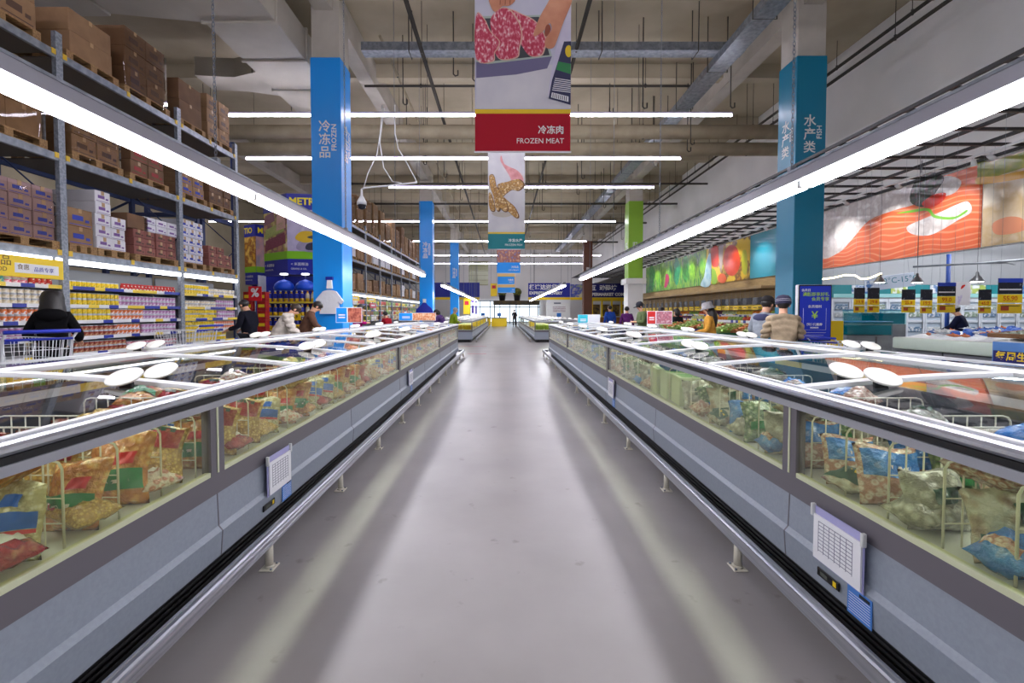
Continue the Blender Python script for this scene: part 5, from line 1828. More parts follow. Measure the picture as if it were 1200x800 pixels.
Z0, Z1 = 2.88, 4.70
salm = bpy.data.materials.new('print_salmon'); salm.use_nodes = True
nt = salm.node_tree; bs = nt.nodes['Principled BSDF']; bs.inputs['Roughness'].default_value = .3
tc = nt.nodes.new('ShaderNodeTexCoord'); wv = nt.nodes.new('ShaderNodeTexWave'); wv.inputs['Scale'].default_value = 2.2; wv.inputs['Distortion'].default_value = 14; wv.inputs['Detail Scale'].default_value = .35; wv.inputs['Detail'].default_value = 1
wv.bands_direction = 'Z'
rp_ = nt.nodes.new('ShaderNodeValToRGB'); rp_.color_ramp.elements[0].color = lin((228, 104, 58)); rp_.color_ramp.elements[1].color = lin((238, 150, 106)); rp_.color_ramp.elements[0].position = .7; rp_.color_ramp.elements[1].position = 1.0
nt.links.new(tc.outputs['Object'], wv.inputs['Vector']); nt.links.new(wv.outputs['Fac'], rp_.inputs[0]); nt.links.new(rp_.outputs[0], bs.inputs['Base Color'])
bs.inputs['Coat Weight'].default_value = 1.0; bs.inputs['Coat Roughness'].default_value = .15
ms, yc = mural('large salmon fillet picture on the right wall behind the teal column', 10.06, 16.0, Z0, Z1, salm)
ric = gl('print_rice_white', (228, 220, 216), .3, col2=[(206, 194, 190), (240, 236, 232)], scale=3.5, lo=.35, hi=.65)
herb = gl('print_herb', (50, 70, 40), .3, col2=[(30, 40, 30), (90, 60, 60)], scale=9)
on(ms, yc, Z0, 'printed_white_flesh', [mpt(*a) for a in [(962, 248), (1000, 236), (1040, 222), (1070, 212), (1078, 236), (1050, 246), (1020, 258), (1000, 280), (984, 296), (962, 300)]], ric, .002)
on(ms, yc, Z0, 'printed_crumbs', [mpt(*a) for a in [(1064, 266), (1080, 258), (1100, 250), (1122, 240), (1136, 236), (1140, 248), (1124, 258), (1104, 270), (1088, 276), (1070, 274)]], ric, .003)
on(ms, yc, Z0, 'printed_crumbs', [mpt(*a) for a in [(1090, 216), (1110, 206), (1128, 212), (1120, 226), (1100, 230)]], ric, .003)
on(ms, yc, Z0, 'printed_herb', [mpt(*a) for a in [(1068, 236), (1074, 212), (1092, 202), (1108, 208), (1098, 226), (1086, 242)]], herb, .004)
on(ms, yc, Z0, 'printed_stem', [mpt(*a) for a in [(1052, 250), (1070, 246), (1090, 244), (1098, 252), (1120, 254), (1134, 246), (1134, 249), (1118, 257), (1096, 255), (1088, 247), (1070, 249)]], gl('print_green_stem', (120, 190, 50), .3), .005)
on(ms, yc, Z0, 'printed_tomato_slice', [mpt(*a) for a in [(1082, 238), (1096, 228), (1110, 226), (1106, 236), (1090, 244)]], gl('print_bright_red', (220, 50, 30), .3), .0045)
m2, yc2 = mural('soup dish picture on the right wall, nearest the camera', 5.2, 10.02, Z0, Z1, gl('print_soup_dish', (226, 206, 176), .3, col2=[(206, 176, 130), (236, 222, 200)], scale=1.4))
on(m2, yc2, Z0, 'printed_leaves', [mpt(1147, 186), mpt(1147, 208), mpt(1165, 208), mpt(1190, 200), mpt(1225, 190), (5.4, Z1 - .02), (9.9, Z1 - .02)], gl('print_olive_leaves', (120, 136, 30), .3, col2=(170, 160, 50), scale=5), .002, 0)
on(m2, yc2, Z0, 'printed_bowl_rim', [mpt(1147, 208), mpt(1170, 206), mpt(1200, 200), mpt(1230, 194), mpt(1230, 202), mpt(1200, 209), mpt(1170, 214), mpt(1147, 216)], gl('print_orange_rim', (222, 166, 60), .3), .003)
on(m2, yc2, Z0, 'printed_prawn', [mpt(*a) for a in [(1165, 262), (1182, 254), (1200, 256), (1204, 268), (1186, 274), (1168, 274)]], gl('print_prawn', (232, 150, 110), .3), .003)
m3, yc3 = mural('plain teal panel on the right wall beyond the teal column', 16.1, 19.4, Z0, Z1, gl('print_teal_panel', (0, 146, 170), .3))
m4, yc4 = mural('red and yellow peppers picture on the right wall', 19.42, 23.6, Z0, Z1, gl('print_pepper_ground', (216, 150, 30), .3, col2=[(96, 44, 20), (230, 190, 40)], scale=1.1, lo=.38, hi=.55))
c3 = lambda x, y: mpt(745 + x / 6.667, 260 + y / 6.667)
on(m4, yc4, Z0, 'printed_red_pepper', [c3(*a) for a in [(596, 200), (640, 186), (652, 260), (648, 340), (610, 350), (594, 300)]], gl('print_pepper_red', (206, 50, 24), .3), .003)
on(m4, yc4, Z0, 'printed_tomato', [c3(755 + 66 * math.cos(a), 300 + 122 * math.sin(a)) for a in [i * .5 for i in range(12)]], gl('print_tomato', (216, 66, 30), .3, col2=(190, 40, 20), scale=2), .003)
on(m4, yc4, Z0, 'printed_grey_gap', [c3(*a) for a in [(655, 180), (690, 168), (684, 280), (676, 380), (664, 380)]], gl('print_grey_gap', (160, 140, 130), .3), .002)
on(m4, yc4, Z0, 'printed_pear', [c3(*a) for a in [(840, 230), (868, 224), (880, 320), (870, 410), (840, 390), (834, 310)]], gl('print_pear', (190, 190, 40), .3), .003)
on(m4, yc4, Z0, 'printed_lime', [c3(*a) for a in [(594, 370), (628, 380), (640, 470), (600, 480)]], gl('print_lime', (140, 190, 30), .3), .003)
on(m4, yc4, Z0, 'printed_tomato', [c3(680 + 34 * math.cos(a), 440 + 38 * math.sin(a)) for a in [i * .6 for i in range(10)]], gl('print_tomato_orange', (230, 90, 30), .3), .004)
m5, yc5 = mural('green leaf vegetable picture on the right wall, farthest along', 23.62, 33.5, Z0, Z1, gl('print_greens', (20, 90, 40), .3, col2=[(60, 160, 60), (150, 200, 60), (20, 110, 50), (216, 230, 180)], scale=1.6, detail=6, lo=.3, hi=.72, stretch=(1, 2.2, .7)))
on(m5, yc5, Z0, 'printed_radish', [c3(*a) for a in [(226, 420), (250, 404), (264, 440), (250, 500), (226, 510), (218, 460)]], gl('print_radish', (176, 40, 90), .3), .003)
on(m5, yc5, Z0, 'printed_water', [c3(*a) for a in [(560, 300), (590, 250), (590, 486), (510, 496), (540, 420)]], gl('print_water', (140, 190, 210), .3, col2=(190, 220, 226), scale=3), .003)
for i, (x0, x1, y0) in enumerate(((110, 150, 330), (190, 240, 300), (300, 350, 280), (370, 420, 260), (430, 470, 260))):
    on(m5, yc5, Z0, 'printed_leaf', [c3(x0, y0 + 160), c3((x0 + x1) / 2 - 10, y0), c3(x1, y0 + 60), c3((x0 + x1) / 2 + 8, y0 + 210)], gl('print_leaf_%d' % (i % 3), ((70, 190, 70), (150, 210, 50), (40, 170, 110))[i % 3], .3, col2=((30, 120, 40), (90, 160, 30), (20, 120, 80))[i % 3], scale=5), .003 + .0005 * i)

# ---------------------------------------------------------------- advertising board and yellow board
p = P(952.5, 368, 8.7)
ab = thing('advertising_board', 'blue upright advertising board with a yen sign, in front of the teal column', 'sign', (p.x, 8.7, 0), R(-8))
MB().rbox(-.30, .30, -.05, .05, .9, 1.98, .02, 2).build('casing', mat('casing_white', (214, 216, 222), .4), ab)
MB().rbox(-.285, .295, -.062, -.045, .905, 1.975, .01, 1).build('bezel', BLACK, ab)
sc_ = MB().box(-.265, .275, -.066, -.06, .93, 1.95).build('poster', mat('poster_blue', (34, 56, 190), .3), ab)
lime = mat('print_lime_letters', (180, 220, 60), .4)
for s_, sz, z, m, al, x in (('满额即享好礼', .078, 1.79, lime, 'RIGHT', .25), ('会员专享', .078, 1.70, lime, 'RIGHT', .25), ('会员日', .055, 1.87, WHITE, 'LEFT', -.24), ('会员福利', .06, 1.56, WHITE, 'CENTER', 0), ('¥', .2, 1.39, lime, 'CENTER', 0),
                          ('超值优惠券', .055, 1.22, WHITE, 'CENTER', 0), ('MEMBER', .04, 1.16, WHITE, 'CENTER', 0), ('————————', .05, 1.07, WHITE, 'CENTER', 0), ('————————', .04, 1.02, WHITE, 'CENTER', 0)):
    text(s_, sz, m, sc_, (x, -.068, z), align=al, bold=.001)
MB().path([(-.2, -.067, 1.53), (-.2, -.067, 1.12), (.2, -.067, 1.12), (.2, -.067, 1.53)], .003, 4).build('printed_frame', WHITE, sc_)
for sx in (-.2, .2):
    MB().tube((sx, 0, .02), (sx, 0, .92), .02, 8).build('leg', GALV, ab)
MB().rbox(-.32, .32, -.2, .2, 0, .03, .01, 1).build('base', GALV, ab)
p = P(978.5, 389, 9.25)
yb = thing('notice_board', 'plain yellow board standing beside the blue advertising board', 'sign', (p.x, 9.25, 0))
MB().rbox(-.16, .16, -.02, .02, .75, 1.28, .006, 1).build('board', YEL, yb)
MB().box(-.13, .13, .02, .05, .02, 1.1).build('back_post', GALV, yb)
MB().rbox(-.2, .2, -.15, .15, 0, .025, .006, 1).build('base', GALV, yb)

# ---------------------------------------------------------------- fish department
icem = mat('crushed_ice', (232, 236, 240), .4, col2=(206, 214, 222), scale=30, bump=.8, bscale=26)
fc = thing('fish_counter', 'long grey counter heaped with ice in the fish department', 'counter', (8.0, 0, 0))
MB().rbox(.04, 2.0, 4.4, 9.3, .05, .70, .02, 1).build('front_panel', mat('counter_grey', (120, 122, 128), .4, col2=(104, 106, 112), scale=4), fc)
MB().rbox(0, 2.05, 4.35, 9.35, .72, .95, .03, 2).build('rim', mat('pale_green_rim', (206, 220, 206), .35), fc)
for y in (5.6, 6.95, 8.3):
    MB().box(.03, .04, y - .01, y + .01, .06, .72).build('panel_seam', BLACK, fc)
MB().box(.1, 1.95, 4.5, 9.25, 0, .05).build('plinth', BLACK, fc)
MB().grid(16, 34, lambda a, b: (.05 + 1.95 * a, 4.4 + 4.9 * b, .955 + .16 * a + .02 * math.sin(19 * a + 31 * b) * math.sin(23 * b) * (0 < a < 1))).build('ice_bed', icem, fc)


def fish_mesh(name, col, L):
    b = MB()
    pts, rr = [], []
    for i in range(9):
        f = i / 8
        pts.append((f * L, .012 * math.sin(3 * f), .03))
        rr.append(max(.004, .042 * math.sin(math.pi * min(1, .12 + f * .86)) ** .8 * L / .32))
    b.path(pts, rr, 10)
    b.add([(L * .96, .0, .03), (L * 1.16, .05, .03), (L * 1.1, 0, .034), (L * 1.16, -.05, .03)], [(0, 1, 2, 3)])
    b.add([(L * .35, .0, .06), (L * .6, .0, .085), (L * .62, .0, .055)], [(0, 1, 2)])
    return b.mesh(name, mat('fish_' + name + str(col[0]), col, .25, col2=tuple(int(c * .75) for c in col), scale=14))


FS = [fish_mesh('fish', (206, 210, 216), .28), fish_mesh('fish', (226, 130, 84), .22), fish_mesh('fish', (70, 110, 190), .24)]
bl = MB().lathe([(.0, 0), (.06, .0), (.075, .05), (.05, .09), (.0, .1)], 10).mesh('blue_net_bag', mat('blue_net', (50, 100, 190), .5, col2=(30, 70, 150), scale=20))
crab = MB().rbox(-.05, .05, -.03, .03, 0, .035, .012, 2).mesh('tied_crab', mat('crab_shell', (90, 110, 90), .5, col2=(180, 190, 180), scale=16))
for i in range(26):
    x, y = rnd.uniform(.25, 1.85), rnd.uniform(7.95, 9.15)
    k_ = i % 3
    nm = ('silver fish', 'orange fish', 'blue fish')[k_]
    o = link('fish', FS[k_], None, (8 + x, y, .965 + .16 * (x - .05) / 1.95), (0, R(-5), R(rnd.uniform(140, 220))))
    tag(o, '%s lying on the ice of the fish counter' % nm, 'fish', '%s on the ice' % nm)
for i in range(12):
    x, y = rnd.uniform(.5, 1.8), rnd.uniform(7.95, 9.0)
    o = link('blue_net_bag', bl, None, (8 + x, y, .97 + .16 * (x - .05) / 1.95))
    tag(o, 'small blue net bag lying on the ice of the fish counter', 'bag', 'blue net bags on the ice')
tray = thing('wooden_tray', 'brown tray of tied crabs on the near end of the fish counter', 'tray', (9.0, 7.15, 1.095), R(0), rot=(0, R(-5), 0))
MB().rbox(-.75, .75, -.6, .6, 0, .03, .005, 1).build('base', mat('tray_brown', (120, 84, 50), .6), tray)
for a in ((-.75, -.7, -.6, .6), (.7, .75, -.6, .6), (-.7, .7, -.6, -.55), (-.7, .7, .55, .6)):
    MB().box(a[0], a[1], a[2], a[3], .03, .07).build('rim', mat('tray_brown', (0, 0, 0)), tray)
for i in range(9):
    for j in range(8):
        dx = -.6 + i * .15
        o = link('tied_crab', crab, None, (9.0 + dx, 7.15 - .48 + j * .137, 1.095 + .034 + dx * .087), (0, R(-5), R(rnd.uniform(-25, 25))))
        tag(o, 'tied green crab in the brown tray on the fish counter', 'crab', 'tied crabs in the brown tray')
p = P(1190, 417, 6.35)
db = thing('deal_board', 'blue board with a deal notice fixed low on the fish counter', 'sign', (7.965, 6.76, .66), R(-90))
MB().rbox(-.62, .62, -.02, .01, -.32, .32, .006, 1).build('board', mat('deal_blue', (90, 140, 206), .4), db)
MB().box(-.6, .6, -.024, -.02, -.14, .18).build('navy_panel', mat('deal_navy', (30, 30, 110), .4), db)
text('每周生鲜特惠', .15, YEL, db, (-.56, -.026, .09), bold=.003)
text('DEAL OF THE WEEK', .10, YEL, db, (-.56, -.026, -.06), bold=.002)

# tanks
tankg = glass('tank_glass', (216, 244, 244))
water = mat('tank_water', (20, 140, 160), .1, col2=(10, 104, 124), scale=1.5)
for lab, u0, u1, v0, v1, y in (('upper blue fish tank behind the lower one', 1010, 1062, 363, 379, 12.4), ('lower teal fish tank in front, on a grey stand', 993, 1046, 377, 392, 11.2)):
    a, b = P(u0, v0, y), P(u1, v1, y)
    t = thing('fish_tank', lab, 'fish tank', (a.x, y, 0))
    w = b.x - a.x
    MB().rbox(0, w, 0, .7, 0, b.z - .02, .01, 1).build('stand', mat('stand_grey', (150, 156, 160), .4, col2=(130, 136, 142), scale=3), t)
    MB().box(.02, w - .02, .02, .68, b.z, a.z - .09).build('water', water, t)
    MB().rbox(0, w, 0, .7, b.z - .02, a.z, .005, 1).build('tank_glass', tankg, t)
    MB().path([(0, 0, a.z), (w, 0, a.z), (w, .7, a.z), (0, .7, a.z)], .015, 6, closed=True).build('tank_rim', mat('tank_rim_blue', (40, 140, 190), .4), t)
    MB().box(w * .62, w * .66, -.004, 0, .1, b.z - .05).build('stand_seam', DARKG, t)
# refrigerated wall of white framed cabinets at the back of the alcove
wf = MB()
fr_w = mat('fridge_white', (216, 222, 230), .4)
for i in range(13):
    x0 = 11.0 + i * .62
    t = thing('glass_door_fridge', 'white glass door fridge, number %s from the corner along the fish wall' % ('one', 'two', 'three', 'four', 'five', 'six', 'seven', 'eight', 'nine', 'ten', 'eleven', 'twelve', 'thirteen')[i], 'fridge', (x0, 15.2, 0), group='fridges along the fish wall')
    MB().box(0, .6, .05, .75, 0, 1.9).build('body', mat('fridge_inside', (176, 190, 204), .5), t)
    f = MB()
    f.box(0, .05, 0, .05, .1, 1.9); f.box(.55, .6, 0, .05, .1, 1.9); f.box(.05, .55, 0, .05, 1.8, 1.9); f.box(.05, .55, 0, .05, .1, .3); f.box(.05, .55, 0, .05, 1.12, 1.2)
    d = f.build('door_frame', fr_w, t)
    MB().tube((.5, -.03, .9), (.5, -.03, 1.4), .012, 6).build('handle', GALV, d)
    for z in (.45, .8, 1.3, 1.55):
        MB().rbox(.08, .52, .01, .04, z, z + .17, .01, 1).build('shelf_goods', mat('fridge_goods_%d' % ((i + int(z * 10)) % 3), ((90, 120, 150), (190, 196, 200), (130, 150, 130))[(i + int(z * 10)) % 3], .5, col2=(220, 224, 226), scale=12, lo=.45, hi=.6), t)
bn = thing('fridge_banner', 'teal banner with fish pictures along the top of the fridges', 'banner', (11.0, 15.18, 1.95))
MB().box(0, 8.1, 0, .1, 0, .42).build('board', mat('banner_teal', (0, 0, 0)), bn)
MB().box(0, 8.1, -.006, 0, .0, .12).build('pale_strip', mat('pale_teal', (150, 206, 206), .4), bn)
for i in range(6):
    MB().box(.6 + i * 1.3, 1.15 + i * 1.3, -.008, 0, .13, .41).build('fish_picture', mat('banner_pic_%d' % (i % 2), ((60, 110, 170), (170, 190, 90))[i % 2], .4, col2=(226, 230, 232), scale=5, lo=.45, hi=.58), bn)
p = P(1045, 330, 13.6)
tb = thing('temperature_board', 'pale hanging board with a temperature range over the fridges', 'sign', (p.x, 13.6, p.z), rot=(0, R(-7), R(-6)))
MB().rbox(-.75, .62, -.012, .012, -.2, .2, .004, 1).build('board', mat('pale_board', (196, 206, 222), .4), tb)
text('12°C-15°C', .24, mat('print_teal_text', (40, 120, 140), .4), tb, (-.36, -.015, .03))
MB().box(-.74, -.52, -.016, -.012, -.18, .1).build('blue_picture', mat('banner_pic_0', (0, 0, 0)), tb)
for sx in (-.6, .5):
    MB().tube((sx, 0, .2), (sx, 0, 2.6), .004, 4).build('wire', GALV, tb)

# hanging price signs over the fish
dark_pic = mat('sign_dark_picture', (30, 32, 44), .4, col2=[(30, 32, 44), (150, 156, 166)], scale=14, lo=.5, hi=.7)
NUMW = ('one', 'two', 'three', 'four', 'five', 'six', 'seven', 'eight')


def price_sign(label, u0, u1, v0, v1, y, price, big=False):
    y = 1.6 + .75 * round((y - 1.6) / .75)          # hung from a cross bar of the grid ceiling
    a, b = P(u0, v0, y), P(u1, v1, y)
    w, h = b.x - a.x, a.z - b.z
    t = thing('price_sign', label, 'price sign', ((a.x + b.x) / 2, y, b.z), group='hanging price signs over the fish')
    MB().rbox(-w / 2, w / 2, -.006, .006, h * .55, h, .002, 1).build('picture_board', dark_pic, t)
    if big:
        MB().box(-w / 2, w / 2, -.008, -.006, h * .88, h).build('blue_heading', mat('sign_blue', (40, 70, 190), .4), t)
        MB().box(-w * .45, w * .45, -.008, -.006, h * .66, h * .70).build('printed_line', PAPER, t)
    MB().rbox(-w / 2, w / 2, -.006, .006, h * .30, h * .545, .002, 1).build('price_board', YEL, t)
    text(price, h * .19, mat('price_orange', (214, 110, 10), .4), t, (0, -.008, h * .42), align='CENTER', bold=.002)
    MB().rbox(-w / 2, w / 2, -.006, .006, 0, h * .27, .002, 1).build('name_board', mat('sign_ochre', (226, 190, 30), .4), t)
    MB().box(-w * .38, -w * .05, -.008, -.006, h * .08, h * .2).build('red_logo', mat('sign_red_logo', (170, 70, 40), .4), t)
    MB().box(-w * .4, w * .4, -.0075, -.006, h * .205, h * .225).build('printed_line', INK, t)
    for sx in (-.4, .4):
        MB().path([(sx * w, 0, 0), (sx * w, 0, 4.75 - b.z)], .002, 4).build('wire', GALV, t)
    return t


for i, (u0, u1, v0, v1, y, pr, big) in enumerate([(1001, 1013, 337, 366, 10.2, '39.9', 0), (1017, 1030, 337, 366, 10.2, '29.8', 0), (1057, 1072, 339, 366, 9.6, '25.8', 0), (1079, 1092, 339, 367, 9.4, '19.9', 0),
                                                  (1099, 1119, 331, 366, 8.6, '99.0', 1), (1147, 1161, 339, 367, 9.2, '45.0', 0), (1170, 1197, 326, 367, 7.4, '55.90', 1)]):
    price_sign('%s black and yellow price sign, %s from the teal column' % ('large' if big else 'small', NUMW[i]), u0, u1, v0, v1, y, pr, big)
# the rail that carries the signs, and dome lamps
rl = thing('sign_rail', 'grey overhead rail that carries the fish price signs', 'rail', (0, 0, 2.42))
MB().path([(8.7, 9.7, 0), (9.4, 9.0, 0), (9.9, 7.4, 0), (10.1, 5, 0)], .02, 8).build('rail', GALV, rl)
MB().path([(9.4, 9.0, 0), (10.0, 9.1, 0.02), (10.3, 9.2, 0)], .018, 6).build('rail_branch', GALV, rl)
for x, y in ((8.75, 9.65), (9.9, 7.4), (10.1, 5.2)):
    MB().tube((x, y, 0), (x, y, 2.33), .004, 5).build('drop_rod', GALV, rl)
for i, (u, v, y) in enumerate(((1031, 331, 11.35), (1075, 331, 10.6), (1145, 330, 9.85))):
    p = P(u, v, y)
    t = thing('dome_lamp', 'small grey dome lamp over the fish, %s from the teal column' % ('first', 'second', 'third')[i], 'lamp', (p.x, y, p.z), group='dome lamps over the fish')
    MB().lathe([(.12, 0), (.115, .02), (.07, .1), (.035, .14), (.03, .2), (.012, .22)], 18).build('shade', mat('lamp_shade_grey', (120, 122, 128), .35, .5), t)
    MB().lathe([(.09, -.008), (.1, .0)], 16).build('glow_disc', emit('dome_glow', (255, 250, 240), 12), t)
    MB().tube((0, 0, .2), (0, 0, 4.75 - p.z), .003, 5).build('cord', BLACK, t)
bp_ = thing('blue_pole', 'slim blue pole behind the fish price signs', 'pole', (P(1110, 366, 11.4).x, 11.4, 0))
MB().tube((0, 0, 0), (0, 0, 2.9), .045, 10).build('pole', mat('pole_blue', (40, 80, 170), .4), bp_)
MB().rbox(-.12, .12, -.12, .12, 0, .02, .004, 1).build('foot_plate', GALV, bp_)
p = P(1128, 344, 9.85)
ws = thing('white_poster', 'white leaf-printed poster hanging in front of the fish worker', 'poster', (p.x, 9.85, p.z))
MB().rbox(-.17, .17, -.005, .005, -.25, .25, .002, 1).build('sheet', mat('poster_print', (226, 224, 232), .5, col2=[(226, 224, 232), (190, 180, 220), (90, 90, 160)], scale=5, lo=.5, hi=.75), ws)
MB().add(smooth_poly([(0, 0), (.06, .03), (.1, .09), (.03, .08)], 3) and [(a - .05, -.007, b + .1) for a, b in smooth_poly([(0, 0), (.06, .03), (.1, .09), (.03, .08)], 3)], [list(range(12))]).build('printed_leaf', pr_red, ws)
MB().path([(0, 0, .25), (0, 0, 4.75 - p.z)], .002, 4).build('wire', GALV, ws)
# slim tube lamps over the alcove
for i, (x0, y0, x1, y1, z) in enumerate(((11.5, 13.5, 19, 13.5, 3.55), (11.0, 11.0, 18, 11.0, 3.6))):
    t = thing('tube_light', 'slim bright tube lamp over the fish alcove, %s' % ('far one', 'near one')[i], 'light fixture', ((x0 + x1) / 2, y0, z))
    L = (x1 - x0) / 2
    MB().rbox(-L, L, -.05, .05, .05, .1, .006, 1).build('housing', WHITE, t)
    MB().path([(-L, 0, .02), (L, 0, .02)], .035, 8).build('lamp', emit('tube_glow', (246, 248, 255), 60), t)
    for sx in (-.8, .8):
        MB().tube((sx * L, 0, .1), (sx * L, 0, ZC - z - .01), .005, 4).build('wire', GALV, t)
MB_ = MB().path([(7.95, 11.5, 2.28), (8.2, 11.5, 2.31), (8.5, 11.5, 2.38), (8.75, 11.5, 2.37), (8.9, 11.5, 2.28), (9.1, 11.5, 2.3), (9.4, 11.5, 2.42)], .018, 8)
o = thing('neon_light', 'curved warm neon tube below the salmon picture', 'neon light', (0, -.15, 0))
MB_.build('neon_tube', emit('neon_warm_glow', (255, 240, 190), 6), o)
for x, z in ((8.2, 2.31), (9.1, 2.3)):
    MB().tube((x, 11.5, z), (x, 11.5, 4.76), .002, 4).build('wire', GALV, o)

# ---------------------------------------------------------------- produce department
shelf = thing('produce_shelf', 'long stepped produce shelf along the wood wall under the vegetable picture', 'shelf', (XB, 0, 0))
for k_, (d, z) in enumerate(((1.5, .55), (1.15, .82), (.8, 1.08), (.45, 1.32))):
    s_ = MB().rbox(-d, -.02, 16.8, 34, z - .04, z, .006, 1).build('shelf', mat('shelf_dark', (60, 56, 50), .6), shelf)
    MB().box(-d - .015, -d, 16.8, 34, z - .06, z + .05).build('price_rail', TAGS, s_)
MB().box(-1.4, -.02, 16.9, 33.9, 0, .5).build('base_panel', mat('shelf_base', (110, 90, 60), .6), shelf)
MB().rbox(-1.0, -.02, 16.8, 34, 2.35, 2.45, .01, 1).build('canopy', mat('canopy_wood', (150, 124, 84), .6), shelf)
fr = {}
for nm, c, c2 in (('red', (206, 50, 40), (226, 120, 60)), ('green', (110, 160, 50), (170, 190, 90)), ('orange', (236, 150, 40), (226, 120, 20)), ('yellow', (230, 210, 80), (200, 170, 50)), ('pale', (216, 220, 180), (170, 196, 120)), ('purple', (110, 50, 90), (80, 40, 70))):
    b = MB().ball((0, 0, .1), .12, .12, .1, 10, 7)
    fr[nm] = b.mesh('fruit', mat('produce_' + nm, c, .45, col2=c2, scale=9))
step = (('bottom', 1.32, .55), ('second', .97, .82), ('third', .62, 1.08), ('top', .24, 1.32))
cols_ = list(fr)
for si, (sn, d, z) in enumerate(step):
    y = 17.0
    while y < 27.6:
        c = cols_[(int(y * .8) + si * 2) % 6]
        o = link('fruit_heap' if False else 'fruit', fr[c], None, (XB - d + rnd.uniform(-.02, .02), y, z))
        tag(o, '%s produce on the %s step of the long produce shelf' % (c, sn), 'produce', '%s produce, %s step' % (c, sn))
        y += .255
# hanging yellow price cards with dark pictures, two rows
yc_m = MB().rbox(-.005, .005, -.19, .19, 0, .17, .002, 1).mesh('price_board', YEL)
dk_m = MB().rbox(-.005, .005, -.17, .17, .2, .47, .002, 1).mesh('picture_board', dark_pic)
wr_m = MB().tube((0, 0, .47), (0, 0, .9), .004, 4).mesh('wire', GALV)
ln_m = MB().box(-.008, -.005, -.13, .1, .07, .1).mesh('printed_line', INK)
for r in range(2):
    for i in range(22):
        y = 17.2 + i * .72 + r * .3
        t = thing('price_card', '', 'price card', (XB - 1.0 + r * .35, y, 1.55 + r * .02), R(0))
        tag(t, 'dark picture and yellow price card in the %s row over the produce shelf' % ('front', 'back')[r], 'price card', '%s row of produce price cards' % ('front', 'back')[r])
        link('price_board', yc_m, t); link('picture_board', dk_m, t); link('wire', wr_m, t); link('printed_line', ln_m, t)
# green bins with leafy heads in the middle of the floor
def bin_(label, x, y, w, d):
    t = thing('produce_bin', label, 'bin', (x, y, 0))
    m = mat('bin_green', (18, 92, 52), .5, col2=(14, 78, 44), scale=8)
    MB().prism([(-w / 2 + .1, .0), (w / 2 - .1, .0), (w / 2, 1.0), (-w / 2, 1.0)], 'y', -d / 2, -d / 2 + .03).build('front_panel', m, t)
    MB().prism([(-w / 2 + .1, .1), (w / 2 - .1, .1), (w / 2, 1.0), (-w / 2, 1.0)], 'y', d / 2 - .03, d / 2).build('back_panel', m, t)
    for sx in (-1, 1):
        MB().prism([(sx * (w / 2 - .1), .1), (sx * w / 2, 1.0), (sx * (w / 2 - .03), 1.0), (sx * (w / 2 - .13), .1)], 'y', -d / 2, d / 2).build('side_panel', m, t)
    MB().box(-w / 2 + .1, w / 2 - .1, -d / 2, d / 2, .05, .12).build('base', BLACK, t)
    MB().box(-w / 2 + .05, w / 2 - .05, -d / 2 + .03, d / 2 - .03, .88, .9).build('liner', m, t)
    return t


def lettuce_mesh(c, c2):
    b = MB()
    for k_ in range(7):
        a = k_ * .9
        tl = .3 + .08 * k_
        b.grid(5, 4, lambda i, j: ((.03 + .13 * j) * math.cos(a + (i - .5) * 1.5) , (.03 + .13 * j) * math.sin(a + (i - .5) * 1.5), .04 + .12 * j * (1.1 - .1 * k_ * .4) + .02 * math.sin(9 * i + k_) * j))
    b.ball((0, 0, .09), .1, .1, .09, 10, 7)
    return b.mesh('lettuce', mat('leaf_%d_%d' % (c[0], c[1]), c, .55, col2=c2, scale=10))


LT = [lettuce_mesh((150, 196, 80), (210, 224, 150)), lettuce_mesh((216, 226, 170), (150, 190, 90)), lettuce_mesh((206, 90, 60), (230, 180, 120))]
for bi, (lab, u, y, w) in enumerate((('dark green angled produce bin between the mustard coat and the grey jacket', 868, 10.6, 1.5), ('dark green produce bin behind the woman in the mustard coat', 815, 12.6, 1.9), ('far dark green produce bin behind the olive jacket', 788, 16.0, 2.2))):
    x = P(u, 380, y).x
    bin_(lab, x, y, w, 1.1)
    for i in range(int(w / .26)):
        for j in range(4):
            k_ = (i * 2 + j + bi) % 3
            o = link('lettuce', LT[k_], None, (x - w / 2 + .16 + i * .26, y - .4 + j * .26, .9 + .035 * j), (0, 0, rnd.uniform(0, 6)))
            tag(o, '%s in the %s' % (('green leafy head', 'pale leafy head', 'reddish leafy head')[k_], lab.replace('dark green ', '')), 'vegetable', '%s in %s' % (('green heads', 'pale heads', 'reddish heads')[k_], ('first bin', 'second bin', 'third bin')[bi]))
# ---------------------------------------------------------------- far end of the hall
def board(label, u0, u1, v0, v1, y, m, lines=(), strip=True, name='hanging_board'):
    a, b = P(u0, v0, y), P(u1, v1, y)
    w, h = b.x - a.x, a.z - b.z
    t = thing(name, label, 'sign', (a.x, y, b.z))
    MB().rbox(0, w, -.04, .04, 0, h, .01, 1).build('board', m, t)
    if strip:
        MB().rbox(0, w, -.05, .05, -.28, -.02, .01, 1).build('yellow_strip', YEL, t)
    for s_, sz, fx, fz in lines:
        text(s_, sz, WHITE, t, (w * fx, -.045, h * fz), align='CENTER', bold=.02)
    for sx in (.05, .95):
        MB().tube((w * sx, 0, h), (w * sx, 0, ZC - b.z - .0), .012, 5).build('hanger_rod', GALV, t)
    return t, w, h


